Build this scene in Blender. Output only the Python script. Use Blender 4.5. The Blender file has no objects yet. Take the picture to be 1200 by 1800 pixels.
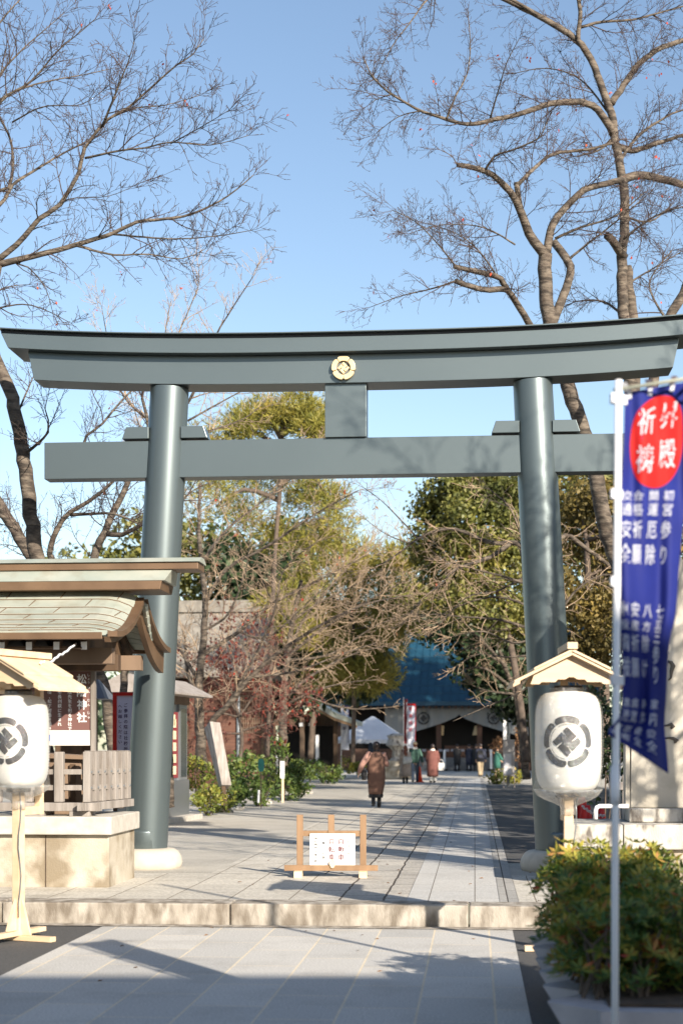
import bpy, bmesh, math, random
from mathutils import Vector, Matrix, Quaternion, noise as mnoise
R = math.radians
random.seed(11)
S = bpy.context.scene
COL = S.collection

# ---------------------------------------------------------------- camera, sky, sun, exposure
F = 2800.0            # focal length in photo pixels (photo 1200 x 1800)
UP = 0.19             # height of the upper precinct ground above the lower pavement
ZC = 1.69             # camera height
HZ = 1312.0           # horizon row in the photo
A = math.atan(234 / F)  # the approach path runs this much to the right of the view axis
cam_d = bpy.data.cameras.new('camera'); cam = bpy.data.objects.new('camera', cam_d); COL.objects.link(cam)
cam.location = (0, 0, ZC); cam.rotation_euler = (R(90), 0, 0)
cam_d.sensor_fit = 'AUTO'; cam_d.sensor_width = 36; cam_d.lens = 36 * F / 1800
cam_d.shift_y = (HZ - 900) / 1800; cam_d.clip_start = 0.1; cam_d.clip_end = 2000
cam_d.dof.use_dof = True; cam_d.dof.focus_distance = 19.5; cam_d.dof.aperture_fstop = 1.9
S.camera = cam
SUN_AZ, SUN_EL = R(30), R(25)   # sun behind the viewer, 30 degrees to the right
w = bpy.data.worlds.new('World'); S.world = w; w.use_nodes = True
nt = w.node_tree; bg = nt.nodes['Background']
sky = nt.nodes.new('ShaderNodeTexSky'); sky.sky_type = 'NISHITA'; sky.sun_disc = False
sky.sun_elevation = SUN_EL; sky.sun_rotation = math.pi - SUN_AZ
sky.air_density = 1.0; sky.dust_density = 0.7; sky.ozone_density = 1.0
nt.links.new(sky.outputs[0], bg.inputs[0]); bg.inputs[1].default_value = 0.096
sd = bpy.data.lights.new('sun', 'SUN'); sun = bpy.data.objects.new('sun', sd); COL.objects.link(sun)
sd.energy = 5.0; sd.angle = R(0.53); sd.color = (1.0, 0.90, 0.76)
ldir = Vector((-math.sin(SUN_AZ) * math.cos(SUN_EL), math.cos(SUN_AZ) * math.cos(SUN_EL), -math.sin(SUN_EL)))
sun.rotation_euler = ldir.to_track_quat('-Z', 'Y').to_euler()
sun.location = (20, -30, 30)
S.view_settings.view_transform = 'Standard'; S.view_settings.look = 'None'
S.view_settings.exposure = 1.0; S.view_settings.gamma = 1
S.cycles.max_bounces = 6; S.cycles.transparent_max_bounces = 12

# ---------------------------------------------------------------- helpers
def P(px, py, d): return Vector(((px - 600) / F * d, d, ZC + (HZ - py) / F * d))
def GD(py, up=True): return (ZC - (UP if up else 0)) * F / (py - HZ)
cA, sA = math.cos(A), math.sin(A)
def W(u, v, z=0.0): return Vector((u * cA + v * sA, -u * sA + v * cA, z))
def UV_(p): return (p.x * cA - p.y * sA, p.x * sA + p.y * cA)
def rnd(a, b): return random.uniform(a, b)

class MB:
    def __init__(s): s.v = []; s.f = []; s.m = []
    def add(s, vs, fs, mi=0):
        o = len(s.v); s.v.extend(vs)
        for f in fs: s.f.append(tuple(i + o for i in f)); s.m.append(mi)
        return s
    def box(s, c, sz, rot=None, mi=0):
        x, y, z = sz[0] / 2, sz[1] / 2, sz[2] / 2
        vs = [Vector(p) for p in ((-x,-y,-z),(x,-y,-z),(x,y,-z),(-x,y,-z),(-x,-y,z),(x,-y,z),(x,y,z),(-x,y,z))]
        if rot is not None: vs = [rot @ p for p in vs]
        c = Vector(c)
        return s.add([p + c for p in vs], [(0,3,2,1),(4,5,6,7),(0,1,5,4),(1,2,6,5),(2,3,7,6),(3,0,4,7)], mi)
    def span(s, a, b, mi=0):
        return s.box([(a[i] + b[i]) / 2 for i in range(3)], [abs(b[i] - a[i]) for i in range(3)], mi=mi)
    def beam(s, a, b, wd, ht, up=Vector((0, 0, 1)), mi=0):
        a, b = Vector(a), Vector(b); d = (b - a); L = d.length; d.normalize()
        sd_ = d.cross(up)
        if sd_.length < 1e-4: sd_ = Vector((1, 0, 0))
        sd_.normalize(); u2 = sd_.cross(d)
        vs = []
        for q in (a, b):
            for i, j in ((-1,-1),(1,-1),(1,1),(-1,1)): vs.append(q + sd_ * i * wd / 2 + u2 * j * ht / 2)
        return s.add(vs, [(0,1,2,3),(7,6,5,4),(0,4,5,1),(1,5,6,2),(2,6,7,3),(3,7,4,0)], mi)
    def tube(s, pts, rad, sides=6, cap=True, mi=0):
        n = len(pts)
        if n < 2: return s
        pts = [Vector(p) for p in pts]
        if not hasattr(rad, '__len__'): rad = [rad] * n
        o = len(s.v); ref = None
        for i in range(n):
            t = pts[min(i + 1, n - 1)] - pts[max(i - 1, 0)]
            if t.length < 1e-9: t = Vector((0, 0, 1))
            t.normalize()
            if ref is None:
                ref = t.cross(Vector((0, 0, 1)) if abs(t.z) < .9 else Vector((1, 0, 0)))
            ref = ref - t * ref.dot(t)
            if ref.length < 1e-6: ref = t.orthogonal()
            ref.normalize(); bi = t.cross(ref); r = rad[i]
            for k in range(sides):
                an = 2 * math.pi * k / sides
                s.v.append(pts[i] + ref * (r * math.cos(an)) + bi * (r * math.sin(an)))
        for i in range(n - 1):
            for k in range(sides):
                k2 = (k + 1) % sides
                s.f.append((o + i * sides + k, o + i * sides + k2, o + (i + 1) * sides + k2, o + (i + 1) * sides + k)); s.m.append(mi)
        if cap:
            s.f.append(tuple(o + k for k in reversed(range(sides)))); s.m.append(mi)
            s.f.append(tuple(o + (n - 1) * sides + k for k in range(sides))); s.m.append(mi)
        return s
    def lathe(s, prof, c=(0, 0, 0), sides=32, mi=0, fn=None):
        c = Vector(c); o = len(s.v)
        for r, z in prof:
            for k in range(sides):
                an = 2 * math.pi * k / sides; rr = r * (fn(an, z) if fn else 1)
                s.v.append(c + Vector((rr * math.cos(an), rr * math.sin(an), z)))
        for i in range(len(prof) - 1):
            for k in range(sides):
                k2 = (k + 1) % sides
                s.f.append((o + i*sides + k, o + i*sides + k2, o + (i+1)*sides + k2, o + (i+1)*sides + k)); s.m.append(mi)
        s.f.append(tuple(o + k for k in reversed(range(sides)))); s.m.append(mi)
        s.f.append(tuple(o + (len(prof)-1)*sides + k for k in range(sides))); s.m.append(mi)
        return s
    def loft(s, rings, mi=0, caps=True):
        o = len(s.v); n = len(rings[0])
        for r in rings: s.v.extend(Vector(p) for p in r)
        for i in range(len(rings) - 1):
            for k in range(n):
                k2 = (k + 1) % n
                s.f.append((o+i*n+k, o+i*n+k2, o+(i+1)*n+k2, o+(i+1)*n+k)); s.m.append(mi)
        if caps:
            s.f.append(tuple(o + k for k in reversed(range(n)))); s.m.append(mi)
            s.f.append(tuple(o + (len(rings)-1)*n + k for k in range(n))); s.m.append(mi)
        return s
    def prism(s, poly, fn, mi=0):
        """poly: 2D outline; fn(p, side) -> 3D point, side 0 or 1"""
        n = len(poly)
        return s.add([fn(p, 0) for p in poly] + [fn(p, 1) for p in poly],
                     [tuple(reversed(range(n))), tuple(range(n, 2*n))] + [(i, (i+1) % n, n + (i+1) % n, n + i) for i in range(n)], mi)
    def build(s, name, mat, parent=None, smooth=False, bevel=0, loc=None, rz=None, recalc=False):
        me = bpy.data.meshes.new(name); me.from_pydata([tuple(p) for p in s.v], [], s.f)
        mats = mat if isinstance(mat, (list, tuple)) else [mat]
        for m in mats: me.materials.append(m)
        if len(mats) > 1: me.polygons.foreach_set('material_index', s.m)
        if smooth: me.polygons.foreach_set('use_smooth', [True] * len(me.polygons))
        if recalc:
            bm = bmesh.new(); bm.from_mesh(me); bmesh.ops.recalc_face_normals(bm, faces=bm.faces); bm.to_mesh(me); bm.free()
        me.update()
        o = bpy.data.objects.new(name, me); COL.objects.link(o)
        if parent: o.parent = parent
        if loc is not None: o.location = loc
        if rz is not None: o.rotation_euler = (0, 0, rz)
        if bevel:
            b = o.modifiers.new('bevel', 'BEVEL'); b.width = bevel; b.segments = 2; b.limit_method = 'ANGLE'; b.angle_limit = R(40)
            b.harden_normals = False
        return o

def tag(o, label=None, cat=None, group=None, kind=None):
    if label: o['label'] = label
    if cat: o['category'] = cat
    if group: o['group'] = group
    if kind: o['kind'] = kind
    return o
def thing(name, label, cat, loc=(0, 0, 0), rz=0, group=None):
    o = bpy.data.objects.new(name, None); COL.objects.link(o); o.empty_display_size = .2
    o.location = loc; o.rotation_euler = (0, 0, rz)
    return tag(o, label, cat, group)
def struct(o): o['kind'] = 'structure'; return o
def copy_tree(o, parent=None):
    c = o.copy(); COL.objects.link(c); c.parent = parent
    for ch in list(o.children): copy_tree(ch, c)
    return c

# ---------------------------------------------------------------- materials
def mat(name, col, rough=.6, col2=None, scale=4., detail=5., contrast=(.35, .65), bump=0., bscale=None, metal=0., spec=.5, stretch=None,
        col3=None, s3=30., f3=.5, transl=0., island=None, coat=0., isl_noise=0., r3=(.5, .68)):
    m = bpy.data.materials.new(name); m.use_nodes = True; t = m.node_tree; N = t.nodes; L = t.links
    b = N['Principled BSDF']; b.inputs['Roughness'].default_value = rough; b.inputs['Metallic'].default_value = metal
    b.inputs['Specular IOR Level'].default_value = spec
    if coat: b.inputs['Coat Weight'].default_value = coat
    b.inputs['Base Color'].default_value = (*col, 1)
    tc = N.new('ShaderNodeTexCoord'); mp = N.new('ShaderNodeMapping'); L.new(tc.outputs['Object'], mp.inputs[0])
    if stretch: mp.inputs['Scale'].default_value = stretch
    out = None
    if col2 is not None:
        n = N.new('ShaderNodeTexNoise'); n.inputs['Scale'].default_value = scale; n.inputs['Detail'].default_value = detail
        L.new(mp.outputs[0], n.inputs['Vector'])
        cr = N.new('ShaderNodeValToRGB'); cr.color_ramp.elements[0].position, cr.color_ramp.elements[1].position = contrast
        cr.color_ramp.elements[0].color = (*col, 1); cr.color_ramp.elements[1].color = (*col2, 1)
        L.new(n.outputs['Fac'], cr.inputs[0]); out = cr.outputs[0]
    if col3 is not None:
        n3 = N.new('ShaderNodeTexNoise'); n3.inputs['Scale'].default_value = s3; n3.inputs['Detail'].default_value = 3
        L.new(mp.outputs[0], n3.inputs['Vector'])
        cr3 = N.new('ShaderNodeValToRGB'); cr3.color_ramp.elements[0].position, cr3.color_ramp.elements[1].position = r3
        mx = N.new('ShaderNodeMix'); mx.data_type = 'RGBA'
        L.new(n3.outputs['Fac'], cr3.inputs[0])
        ml = N.new('ShaderNodeMath'); ml.operation = 'MULTIPLY'; ml.inputs[1].default_value = f3
        L.new(cr3.outputs[0], ml.inputs[0]); L.new(ml.outputs[0], mx.inputs['Factor'])
        if out is not None: L.new(out, mx.inputs['A'])
        else: mx.inputs['A'].default_value = (*col, 1)
        mx.inputs['B'].default_value = (*col3, 1); out = mx.outputs['Result']
    if island:
        g = N.new('ShaderNodeNewGeometry'); cr = N.new('ShaderNodeValToRGB')
        cr.color_ramp.interpolation = 'LINEAR'
        els = cr.color_ramp.elements
        while len(els) < len(island): els.new(.5)
        for e, (p, c) in zip(els, island): e.position = p; e.color = (*c, 1)
        if isl_noise:
            ni = N.new('ShaderNodeTexNoise'); ni.inputs['Scale'].default_value = isl_noise; ni.inputs['Detail'].default_value = 2; L.new(tc.outputs['Object'], ni.inputs['Vector'])
            mr = N.new('ShaderNodeMapRange'); mr.inputs['From Min'].default_value = .28; mr.inputs['From Max'].default_value = .72; L.new(ni.outputs['Fac'], mr.inputs[0])
            mm = N.new('ShaderNodeMix'); mm.inputs['Factor'].default_value = .38; L.new(mr.outputs[0], mm.inputs['A']); L.new(g.outputs['Random Per Island'], mm.inputs['B']); L.new(mm.outputs['Result'], cr.inputs[0])
        else: L.new(g.outputs['Random Per Island'], cr.inputs[0])
        out = cr.outputs[0]
    if out is not None: L.new(out, b.inputs['Base Color'])
    if bump:
        nb = N.new('ShaderNodeTexNoise'); nb.inputs['Scale'].default_value = bscale or scale * 6; nb.inputs['Detail'].default_value = 4
        L.new(mp.outputs[0], nb.inputs['Vector'])
        bp = N.new('ShaderNodeBump'); bp.inputs['Strength'].default_value = bump; bp.inputs['Distance'].default_value = .02
        L.new(nb.outputs['Fac'], bp.inputs['Height']); L.new(bp.outputs[0], b.inputs['Normal'])
    if transl:
        tr = N.new('ShaderNodeBsdfTranslucent'); ms = N.new('ShaderNodeMixShader'); ms.inputs[0].default_value = transl
        if out is not None: L.new(out, tr.inputs['Color'])
        else: tr.inputs['Color'].default_value = (*col, 1)
        L.new(b.outputs[0], ms.inputs[1]); L.new(tr.outputs[0], ms.inputs[2]); L.new(ms.outputs[0], N['Material Output'].inputs[0])
    return m

def paving(name, c1, c2, mortar, bw, rh, ms, off=.5, rough=.75, stain=(.2, .17, .13), stainf=.35, bump=.25, warp=0., fine=60.):
    """slabs laid in courses that run along local y"""
    m = bpy.data.materials.new(name); m.use_nodes = True; t = m.node_tree; N = t.nodes; L = t.links
    b = N['Principled BSDF']; b.inputs['Roughness'].default_value = rough; b.inputs['Specular IOR Level'].default_value = .3
    tc = N.new('ShaderNodeTexCoord'); sx = N.new('ShaderNodeSeparateXYZ'); cx = N.new('ShaderNodeCombineXYZ')
    L.new(tc.outputs['Object'], sx.inputs[0])
    xo, yo = sx.outputs[0], sx.outputs[1]
    if warp:
        nw = N.new('ShaderNodeTexNoise'); nw.inputs['Scale'].default_value = 2.5; nw.inputs['Detail'].default_value = 3
        L.new(tc.outputs['Object'], nw.inputs['Vector']); sc = N.new('ShaderNodeSeparateColor'); L.new(nw.outputs['Color'], sc.inputs[0])
        def wp(src, ch):
            a = N.new('ShaderNodeMath'); a.operation = 'MULTIPLY_ADD'; a.inputs[1].default_value = warp; L.new(sc.outputs[ch], a.inputs[0]); L.new(src, a.inputs[2]); return a.outputs[0]
        xo, yo = wp(xo, 0), wp(yo, 1)
    L.new(yo, cx.inputs[0]); L.new(xo, cx.inputs[1])
    br = N.new('ShaderNodeTexBrick'); br.offset = off; br.inputs['Scale'].default_value = 1
    br.inputs['Brick Width'].default_value = bw; br.inputs['Row Height'].default_value = rh; br.inputs['Mortar Size'].default_value = ms
    br.inputs['Mortar Smooth'].default_value = .3
    br.inputs['Color1'].default_value = (*c1, 1); br.inputs['Color2'].default_value = (*c2, 1); br.inputs['Mortar'].default_value = (*mortar, 1)
    L.new(cx.outputs[0], br.inputs['Vector'])
    n = N.new('ShaderNodeTexNoise'); n.inputs['Scale'].default_value = 1.7; n.inputs['Detail'].default_value = 7; n.inputs['Roughness'].default_value = .65
    L.new(tc.outputs['Object'], n.inputs['Vector'])
    cr = N.new('ShaderNodeValToRGB'); cr.color_ramp.elements[0].position = .5; cr.color_ramp.elements[1].position = .75; L.new(n.outputs['Fac'], cr.inputs[0])
    ml = N.new('ShaderNodeMath'); ml.operation = 'MULTIPLY'; ml.inputs[1].default_value = stainf; L.new(cr.outputs[0], ml.inputs[0])
    mx = N.new('ShaderNodeMix'); mx.data_type = 'RGBA'; L.new(ml.outputs[0], mx.inputs['Factor']); L.new(br.outputs['Color'], mx.inputs['A']); mx.inputs['B'].default_value = (*stain, 1)
    nf = N.new('ShaderNodeTexNoise'); nf.inputs['Scale'].default_value = fine; nf.inputs['Detail'].default_value = 3; L.new(tc.outputs['Object'], nf.inputs['Vector'])
    hs = N.new('ShaderNodeHueSaturation'); mr = N.new('ShaderNodeMapRange'); mr.inputs['From Min'].default_value = .3; mr.inputs['From Max'].default_value = .7
    mr.inputs['To Min'].default_value = .75; mr.inputs['To Max'].default_value = 1.2; L.new(nf.outputs['Fac'], mr.inputs[0])
    L.new(mr.outputs[0], hs.inputs['Value']); L.new(mx.outputs['Result'], hs.inputs['Color']); L.new(hs.outputs[0], b.inputs['Base Color'])
    hh = N.new('ShaderNodeMath'); hh.operation = 'MULTIPLY_ADD'; hh.inputs[1].default_value = -1.5; L.new(br.outputs['Fac'], hh.inputs[0]); L.new(n.outputs['Fac'], hh.inputs[2])
    h2 = N.new('ShaderNodeMath'); h2.operation = 'MULTIPLY_ADD'; h2.inputs[1].default_value = .35; L.new(nf.outputs['Fac'], h2.inputs[0]); L.new(hh.outputs[0], h2.inputs[2])
    bp = N.new('ShaderNodeBump'); bp.inputs['Strength'].default_value = bump; bp.inputs['Distance'].default_value = .03
    L.new(h2.outputs[0], bp.inputs['Height']); L.new(bp.outputs[0], b.inputs['Normal'])
    return m

M = {}
M['asphalt'] = mat('asphalt', (.05, .05, .052), .85, (.085, .083, .08), 40, bump=.35, bscale=220, col3=(.13, .125, .12), s3=180, f3=.5)
M['gravel'] = mat('pale_gravel', (.44, .41, .355), .9, (.34, .315, .27), 1.2, bump=.5, bscale=140, col3=(.60, .57, .52), s3=55, f3=.8)
M['low_pave'] = paving('granite_slabs', (.54, .52, .485), (.43, .42, .40), (.66, .57, .43), .95, .495, .0095, stainf=.42, stain=(.27, .25, .22), bump=.12)
M['rough_pave'] = paving('rough_slabs', (.50, .465, .41), (.40, .375, .335), (.075, .062, .05), .80, .43, .013, off=.37, stainf=.55, stain=(.14, .12, .10), bump=.7, warp=.05, fine=26)
M['apron_pave'] = paving('apron_slabs', (.54, .505, .44), (.47, .44, .385), (.20, .17, .13), .9, .6, .008, stainf=.5, stain=(.2, .165, .12), bump=.35, warp=.02, fine=30)
M['band_pave'] = paving('smooth_slabs', (.52, .505, .475), (.47, .46, .44), (.16, .14, .12), 1.5, .45, .006, stainf=.15, bump=.06)
M['border_pave'] = paving('border_slabs', (.38, .365, .34), (.33, .32, .30), (.07, .06, .05), .9, .16, .008, stainf=.35, bump=.2)
M['kerbstone'] = mat('kerb_granite', (.42, .385, .335), .85, (.32, .285, .24), 5, bump=.3, bscale=60, col3=(.12, .095, .07), s3=5.5, f3=.82, stretch=(1.5, 1.5, .55), r3=(.40, .62))
M['stone'] = mat('pale_stone', (.47, .43, .36), .8, (.36, .31, .235), 3, bump=.25, bscale=50, col3=(.17, .13, .08), s3=3.2, f3=.8, r3=(.44, .66))
M['stone_cap'] = mat('pale_granite', (.50, .47, .42), .75, (.41, .38, .33), 9, bump=.12, bscale=90)
M['shaded_stone'] = mat('shaded_step_stone', (.17, .17, .17), .8, (.13, .13, .13), 4)  # step stone darkened in colour to stand in for the hall's shade
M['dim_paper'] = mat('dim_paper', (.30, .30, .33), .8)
M['monument'] = mat('monument_stone', (.52, .48, .41), .7, (.43, .39, .32), 2.5, bump=.1, bscale=70, col3=(.3, .27, .22), s3=6, f3=.3)
M['stained_stone'] = mat('stained_stone', (.54, .51, .46), .85, (.44, .41, .36), 7, bump=.3, bscale=60, col3=(.07, .055, .045), s3=9, f3=.85, stretch=(1, 1, .45))
M['torii'] = mat('torii_paint', (.112, .140, .148), .35, (.120, .149, .157), .8, spec=.6, metal=.55, bump=.008, bscale=9)
M['torii_shadow'] = mat('torii_shadow_paint', (.018, .02, .028), .5)  # near-black that paints the shadow below the cover plate
M['gold'] = mat('gold_leaf', (.74, .58, .34), .4, (.68, .52, .29), 20, metal=.3)
M['grey_disc'] = mat('emblem_ground', (.12, .13, .13), .5)
M['copper'] = mat('copper_patina', (.31, .345, .30), .5, (.40, .41, .35), 2.2, bump=.05, bscale=20, metal=.15, col3=(.22, .19, .13), s3=5, f3=.35)
M['copper_brown'] = mat('copper_brown', (.12, .072, .042), .45, (.17, .105, .062), 3, metal=.25)
M['wood_dark'] = mat('dark_timber', (.055, .032, .018), .7, (.10, .058, .03), 6, stretch=(1, 1, .15), bump=.15)
M['wood_mid'] = mat('brown_timber', (.14, .092, .06), .7, (.20, .135, .09), 8, stretch=(.3, .3, .1), bump=.1)
M['wood_grey'] = mat('weathered_timber', (.31, .28, .255), .85, (.19, .165, .145), 9, stretch=(1, 1, .12), bump=.35, bscale=40)
M['wood_pale'] = mat('fresh_cedar', (.70, .54, .37), .6, (.62, .45, .28), 7, stretch=(.2, 1.2, 1.2), bump=.04)
M['wood_tan'] = mat('tan_timber', (.27, .165, .09), .65, (.21, .125, .065), 9, stretch=(1, 1, .2), bump=.06)
M['white_paint'] = mat('white_paint', (.80, .80, .80), .5)
M['white_panel'] = mat('white_panel', (.82, .82, .82), .35)
M['ink'] = mat('black_ink', (.012, .012, .013), .45)
M['ink_gloss'] = mat('black_ink_under_film', (.02, .02, .023), .5)
M['ink_grey'] = mat('grey_ink', (.04, .04, .045), .6)
M['ink_maroon'] = mat('maroon_ink', (.11, .015, .025), .6)
M['ink_purple'] = mat('purple_ink', (.06, .03, .12), .6)
M['paper'] = mat('lantern_paper', (.80, .79, .76), .7, transl=.25)
M['red_lac'] = mat('red_lacquer', (.55, .02, .015), .4)
M['brown_board'] = mat('brown_board', (.155, .075, .065), .55)
M['strip_white'] = mat('white_strip', (.62, .60, .55), .6)
M['blue_badge'] = mat('blue_badge', (.05, .13, .5), .5)
M['steel'] = mat('grey_steel', (.30, .32, .34), .35, (.25, .27, .29), 2, metal=.6)
M['steel_dark'] = mat('brushed_steel', (.22, .24, .26), .28, metal=.7)
M['glass_dark'] = mat('dark_glass', (.02, .03, .03), .08)
M['cream_paper'] = mat('cream_paper', (.70, .62, .42), .8, (.62, .53, .33), 6)
M['maroon_cloth'] = mat('maroon_cloth', (.19, .025, .03), .85)
M['pole_white'] = mat('white_plastic_pole', (.75, .75, .76), .35)
M['banner_blue'] = mat('blue_banner_cloth', (.008, .017, .19), .75, (.012, .024, .24), 3, transl=.3)
M['banner_red'] = mat('red_print', (.62, .010, .008), .75, transl=.3)
M['banner_white'] = mat('white_print', (.72, .74, .82), .75, transl=.25)
M['tab_white'] = mat('white_webbing', (.75, .76, .80), .8, transl=.2)
M['bark'] = mat('cherry_bark', (.065, .048, .036), .85, (.16, .13, .10), 6, bump=.9, bscale=14, stretch=(1, 1, 3.2), col3=(.022, .017, .013), s3=5, f3=.8, r3=(.46, .62))
M['bark_dark'] = mat('dark_bark', (.06, .045, .035), .9, (.12, .09, .07), 5, bump=.6, bscale=14)
M['twig'] = mat('twig_bark', (.075, .046, .038), .8, (.05, .034, .028), 2.5)
M['twig_pale'] = mat('pale_twig_bark', (.42, .31, .21), .8, (.28, .20, .135), 2.5)
M['twig_red'] = mat('reddish_twig_bark', (.22, .10, .075), .8, (.15, .075, .055), 2.5)
G_pine = [(0, (.10, .115, .02)), (.4, (.22, .21, .035)), (.8, (.34, .28, .055)), (1, (.36, .22, .055))]
G_ever = [(0, (.035, .05, .014)), (.4, (.11, .12, .026)), (.8, (.24, .22, .045)), (1, (.28, .23, .05))]
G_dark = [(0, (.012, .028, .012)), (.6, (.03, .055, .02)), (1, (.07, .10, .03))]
G_mid = [(0, (.03, .065, .015)), (.5, (.08, .13, .025)), (1, (.22, .23, .045))]
G_olive = [(0, (.07, .065, .02)), (.5, (.17, .13, .035)), (.85, (.30, .21, .05)), (1, (.38, .2, .05))]
M['pine'] = mat('pine_needles', (.1, .1, .03), .6, isl_noise=0.9, island=G_pine, transl=.2)
M['ever'] = mat('evergreen_leaves', (.05, .07, .02), .55, isl_noise=0.8, island=G_ever, transl=.2)
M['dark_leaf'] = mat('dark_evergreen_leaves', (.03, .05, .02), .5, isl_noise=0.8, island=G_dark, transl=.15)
M['mid_leaf'] = mat('green_leaves', (.05, .1, .02), .55, isl_noise=2, island=G_mid, transl=.25)
M['olive_leaf'] = mat('yellowing_leaves', (.15, .12, .03), .6, isl_noise=1, island=G_olive, transl=.3)
M['azalea'] = mat('azalea_leaves', (.05, .1, .02), .5, transl=.4, isl_noise=7., island=[(0, (.03, .08, .022)), (.36, (.07, .14, .03)), (.55, (.20, .23, .035)), (.70, (.38, .30, .045)), (.80, (.42, .17, .04)), (.88, (.36, .06, .03)), (1, (.30, .03, .03))])
M['azalea_sunlit'] = mat('azalea_sunlit_leaves', (.3, .3, .05), .5, transl=.4, isl_noise=6., island=[(0, (.13, .19, .03)), (.4, (.32, .32, .05)), (.62, (.50, .42, .07)), (.8, (.52, .30, .09)), (1, (.45, .14, .06))])  # yellower leaf copy: sunlight on the bush top put into the colour
M['hedge_leaf'] = mat('hedge_leaves', (.08, .12, .02), .55, transl=.25, isl_noise=2.5, island=[(0, (.05, .08, .015)), (.4, (.16, .19, .03)), (.8, (.32, .28, .045)), (1, (.36, .24, .05))])
M['maple_leaf'] = mat('maple_leaves', (.2, .03, .02), .6, transl=.3, island=[(0, (.06, .012, .012)), (.6, (.13, .028, .02)), (.92, (.26, .045, .025)), (1, (.48, .07, .03))])
M['dry_leaf'] = mat('dry_leaves', (.2, .1, .05), .7, transl=.25, island=[(0, (.10, .05, .025)), (.6, (.22, .12, .06)), (1, (.36, .19, .08))])
M['red_leaf'] = mat('red_leaves', (.5, .05, .02), .6, transl=.3, island=[(0, (.45, .04, .02)), (1, (.62, .12, .03))])
M['roof_blue'] = mat('blue_roof', (.004, .042, .078), .6, (.005, .05, .09), 3, bump=.05, bscale=12, col3=(.012, .075, .12), s3=.6, f3=.4)
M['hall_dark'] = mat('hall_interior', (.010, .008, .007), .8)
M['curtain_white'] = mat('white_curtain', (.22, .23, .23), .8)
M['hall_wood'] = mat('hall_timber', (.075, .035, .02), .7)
M['tent_white'] = mat('tent_canvas', (.66, .69, .74), .6, (.58, .62, .68), 2, bump=.2, bscale=3)
M['concrete'] = mat('planter_concrete', (.43, .40, .41), .8, (.34, .32, .33), 6, bump=.2, bscale=60)
M['soil'] = mat('soil', (.05, .035, .025), .95, (.09, .06, .04), 8, bump=.5)
M['cone_red'] = mat('cone_red', (.55, .015, .015), .45)
M['cone_orange'] = mat('cone_orange', (.80, .07, .015), .45)
M['roof_grey'] = mat('grey_roof', (.24, .22, .19), .8, (.16, .145, .125), 5, bump=.2)
M['plank_red'] = mat('red_brown_planks', (.135, .058, .035), .75, (.085, .036, .024), 3, stretch=(.3, .3, 6))
M['skin'] = mat('skin', (.52, .33, .24), .6)
M['hair_dark'] = mat('dark_hair', (.022, .014, .012), .5)
M['hair_brown'] = mat('auburn_hair', (.18, .055, .03), .5)
def cloth(name, c, k=.75): return mat(name, tuple(x * k for x in c), .9, c, 9, bump=.25, bscale=14)
M['coat_brown'] = cloth('brown_coat', (.17, .09, .062)); M['coat_beige'] = cloth('beige_coat', (.44, .36, .31)); M['coat_maroon'] = cloth('maroon_coat', (.17, .065, .055))
M['knit_green'] = cloth('green_sweater', (.07, .15, .12)); M['cloth_black'] = cloth('black_cloth', (.02, .02, .022)); M['cloth_navy'] = cloth('navy_cloth', (.03, .035, .06))
M['cloth_tan'] = cloth('tan_cloth', (.38, .30, .20)); M['cloth_white'] = cloth('white_cloth', (.7, .69, .66)); M['cloth_teal'] = cloth('teal_cloth', (.03, .13, .10)); M['cloth_denim'] = cloth('denim', (.05, .075, .12))
M['pink_knit'] = cloth('pink_brown_knit', (.36, .20, .16))

# clear crinkled film over the lanterns
def film(name='clear_film', fac=.17, dif=.22):
    m = bpy.data.materials.new(name); m.use_nodes = True; t = m.node_tree; N = t.nodes; L = t.links
    for n in list(N):
        if n.type == 'BSDF_PRINCIPLED': N.remove(n)
    tr = N.new('ShaderNodeBsdfTransparent'); tr.inputs[0].default_value = (.97, .97, .96, 1)
    gl = N.new('ShaderNodeBsdfGlossy'); gl.inputs['Roughness'].default_value = .07; gl.inputs['Color'].default_value = (1, 1, 1, 1)
    df = N.new('ShaderNodeBsdfDiffuse'); df.inputs[0].default_value = (.75, .74, .70, 1)
    tc = N.new('ShaderNodeTexCoord'); n = N.new('ShaderNodeTexNoise'); n.inputs['Scale'].default_value = 9; n.inputs['Detail'].default_value = 5; n.inputs['Distortion'].default_value = 1.2
    L.new(tc.outputs['Object'], n.inputs['Vector']); bp = N.new('ShaderNodeBump'); bp.inputs['Strength'].default_value = 1; bp.inputs['Distance'].default_value = .06
    L.new(n.outputs['Fac'], bp.inputs['Height']); L.new(bp.outputs[0], gl.inputs['Normal'])
    a = N.new('ShaderNodeMixShader'); a.inputs[0].default_value = dif; L.new(gl.outputs[0], a.inputs[1]); L.new(df.outputs[0], a.inputs[2])
    b = N.new('ShaderNodeMixShader'); b.inputs[0].default_value = fac; L.new(tr.outputs[0], b.inputs[1]); L.new(a.outputs[0], b.inputs[2])
    L.new(b.outputs[0], N['Material Output'].inputs[0]); return m
M['film'] = film(); M['film_gather'] = film('gathered_film', .42, .40)

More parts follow.
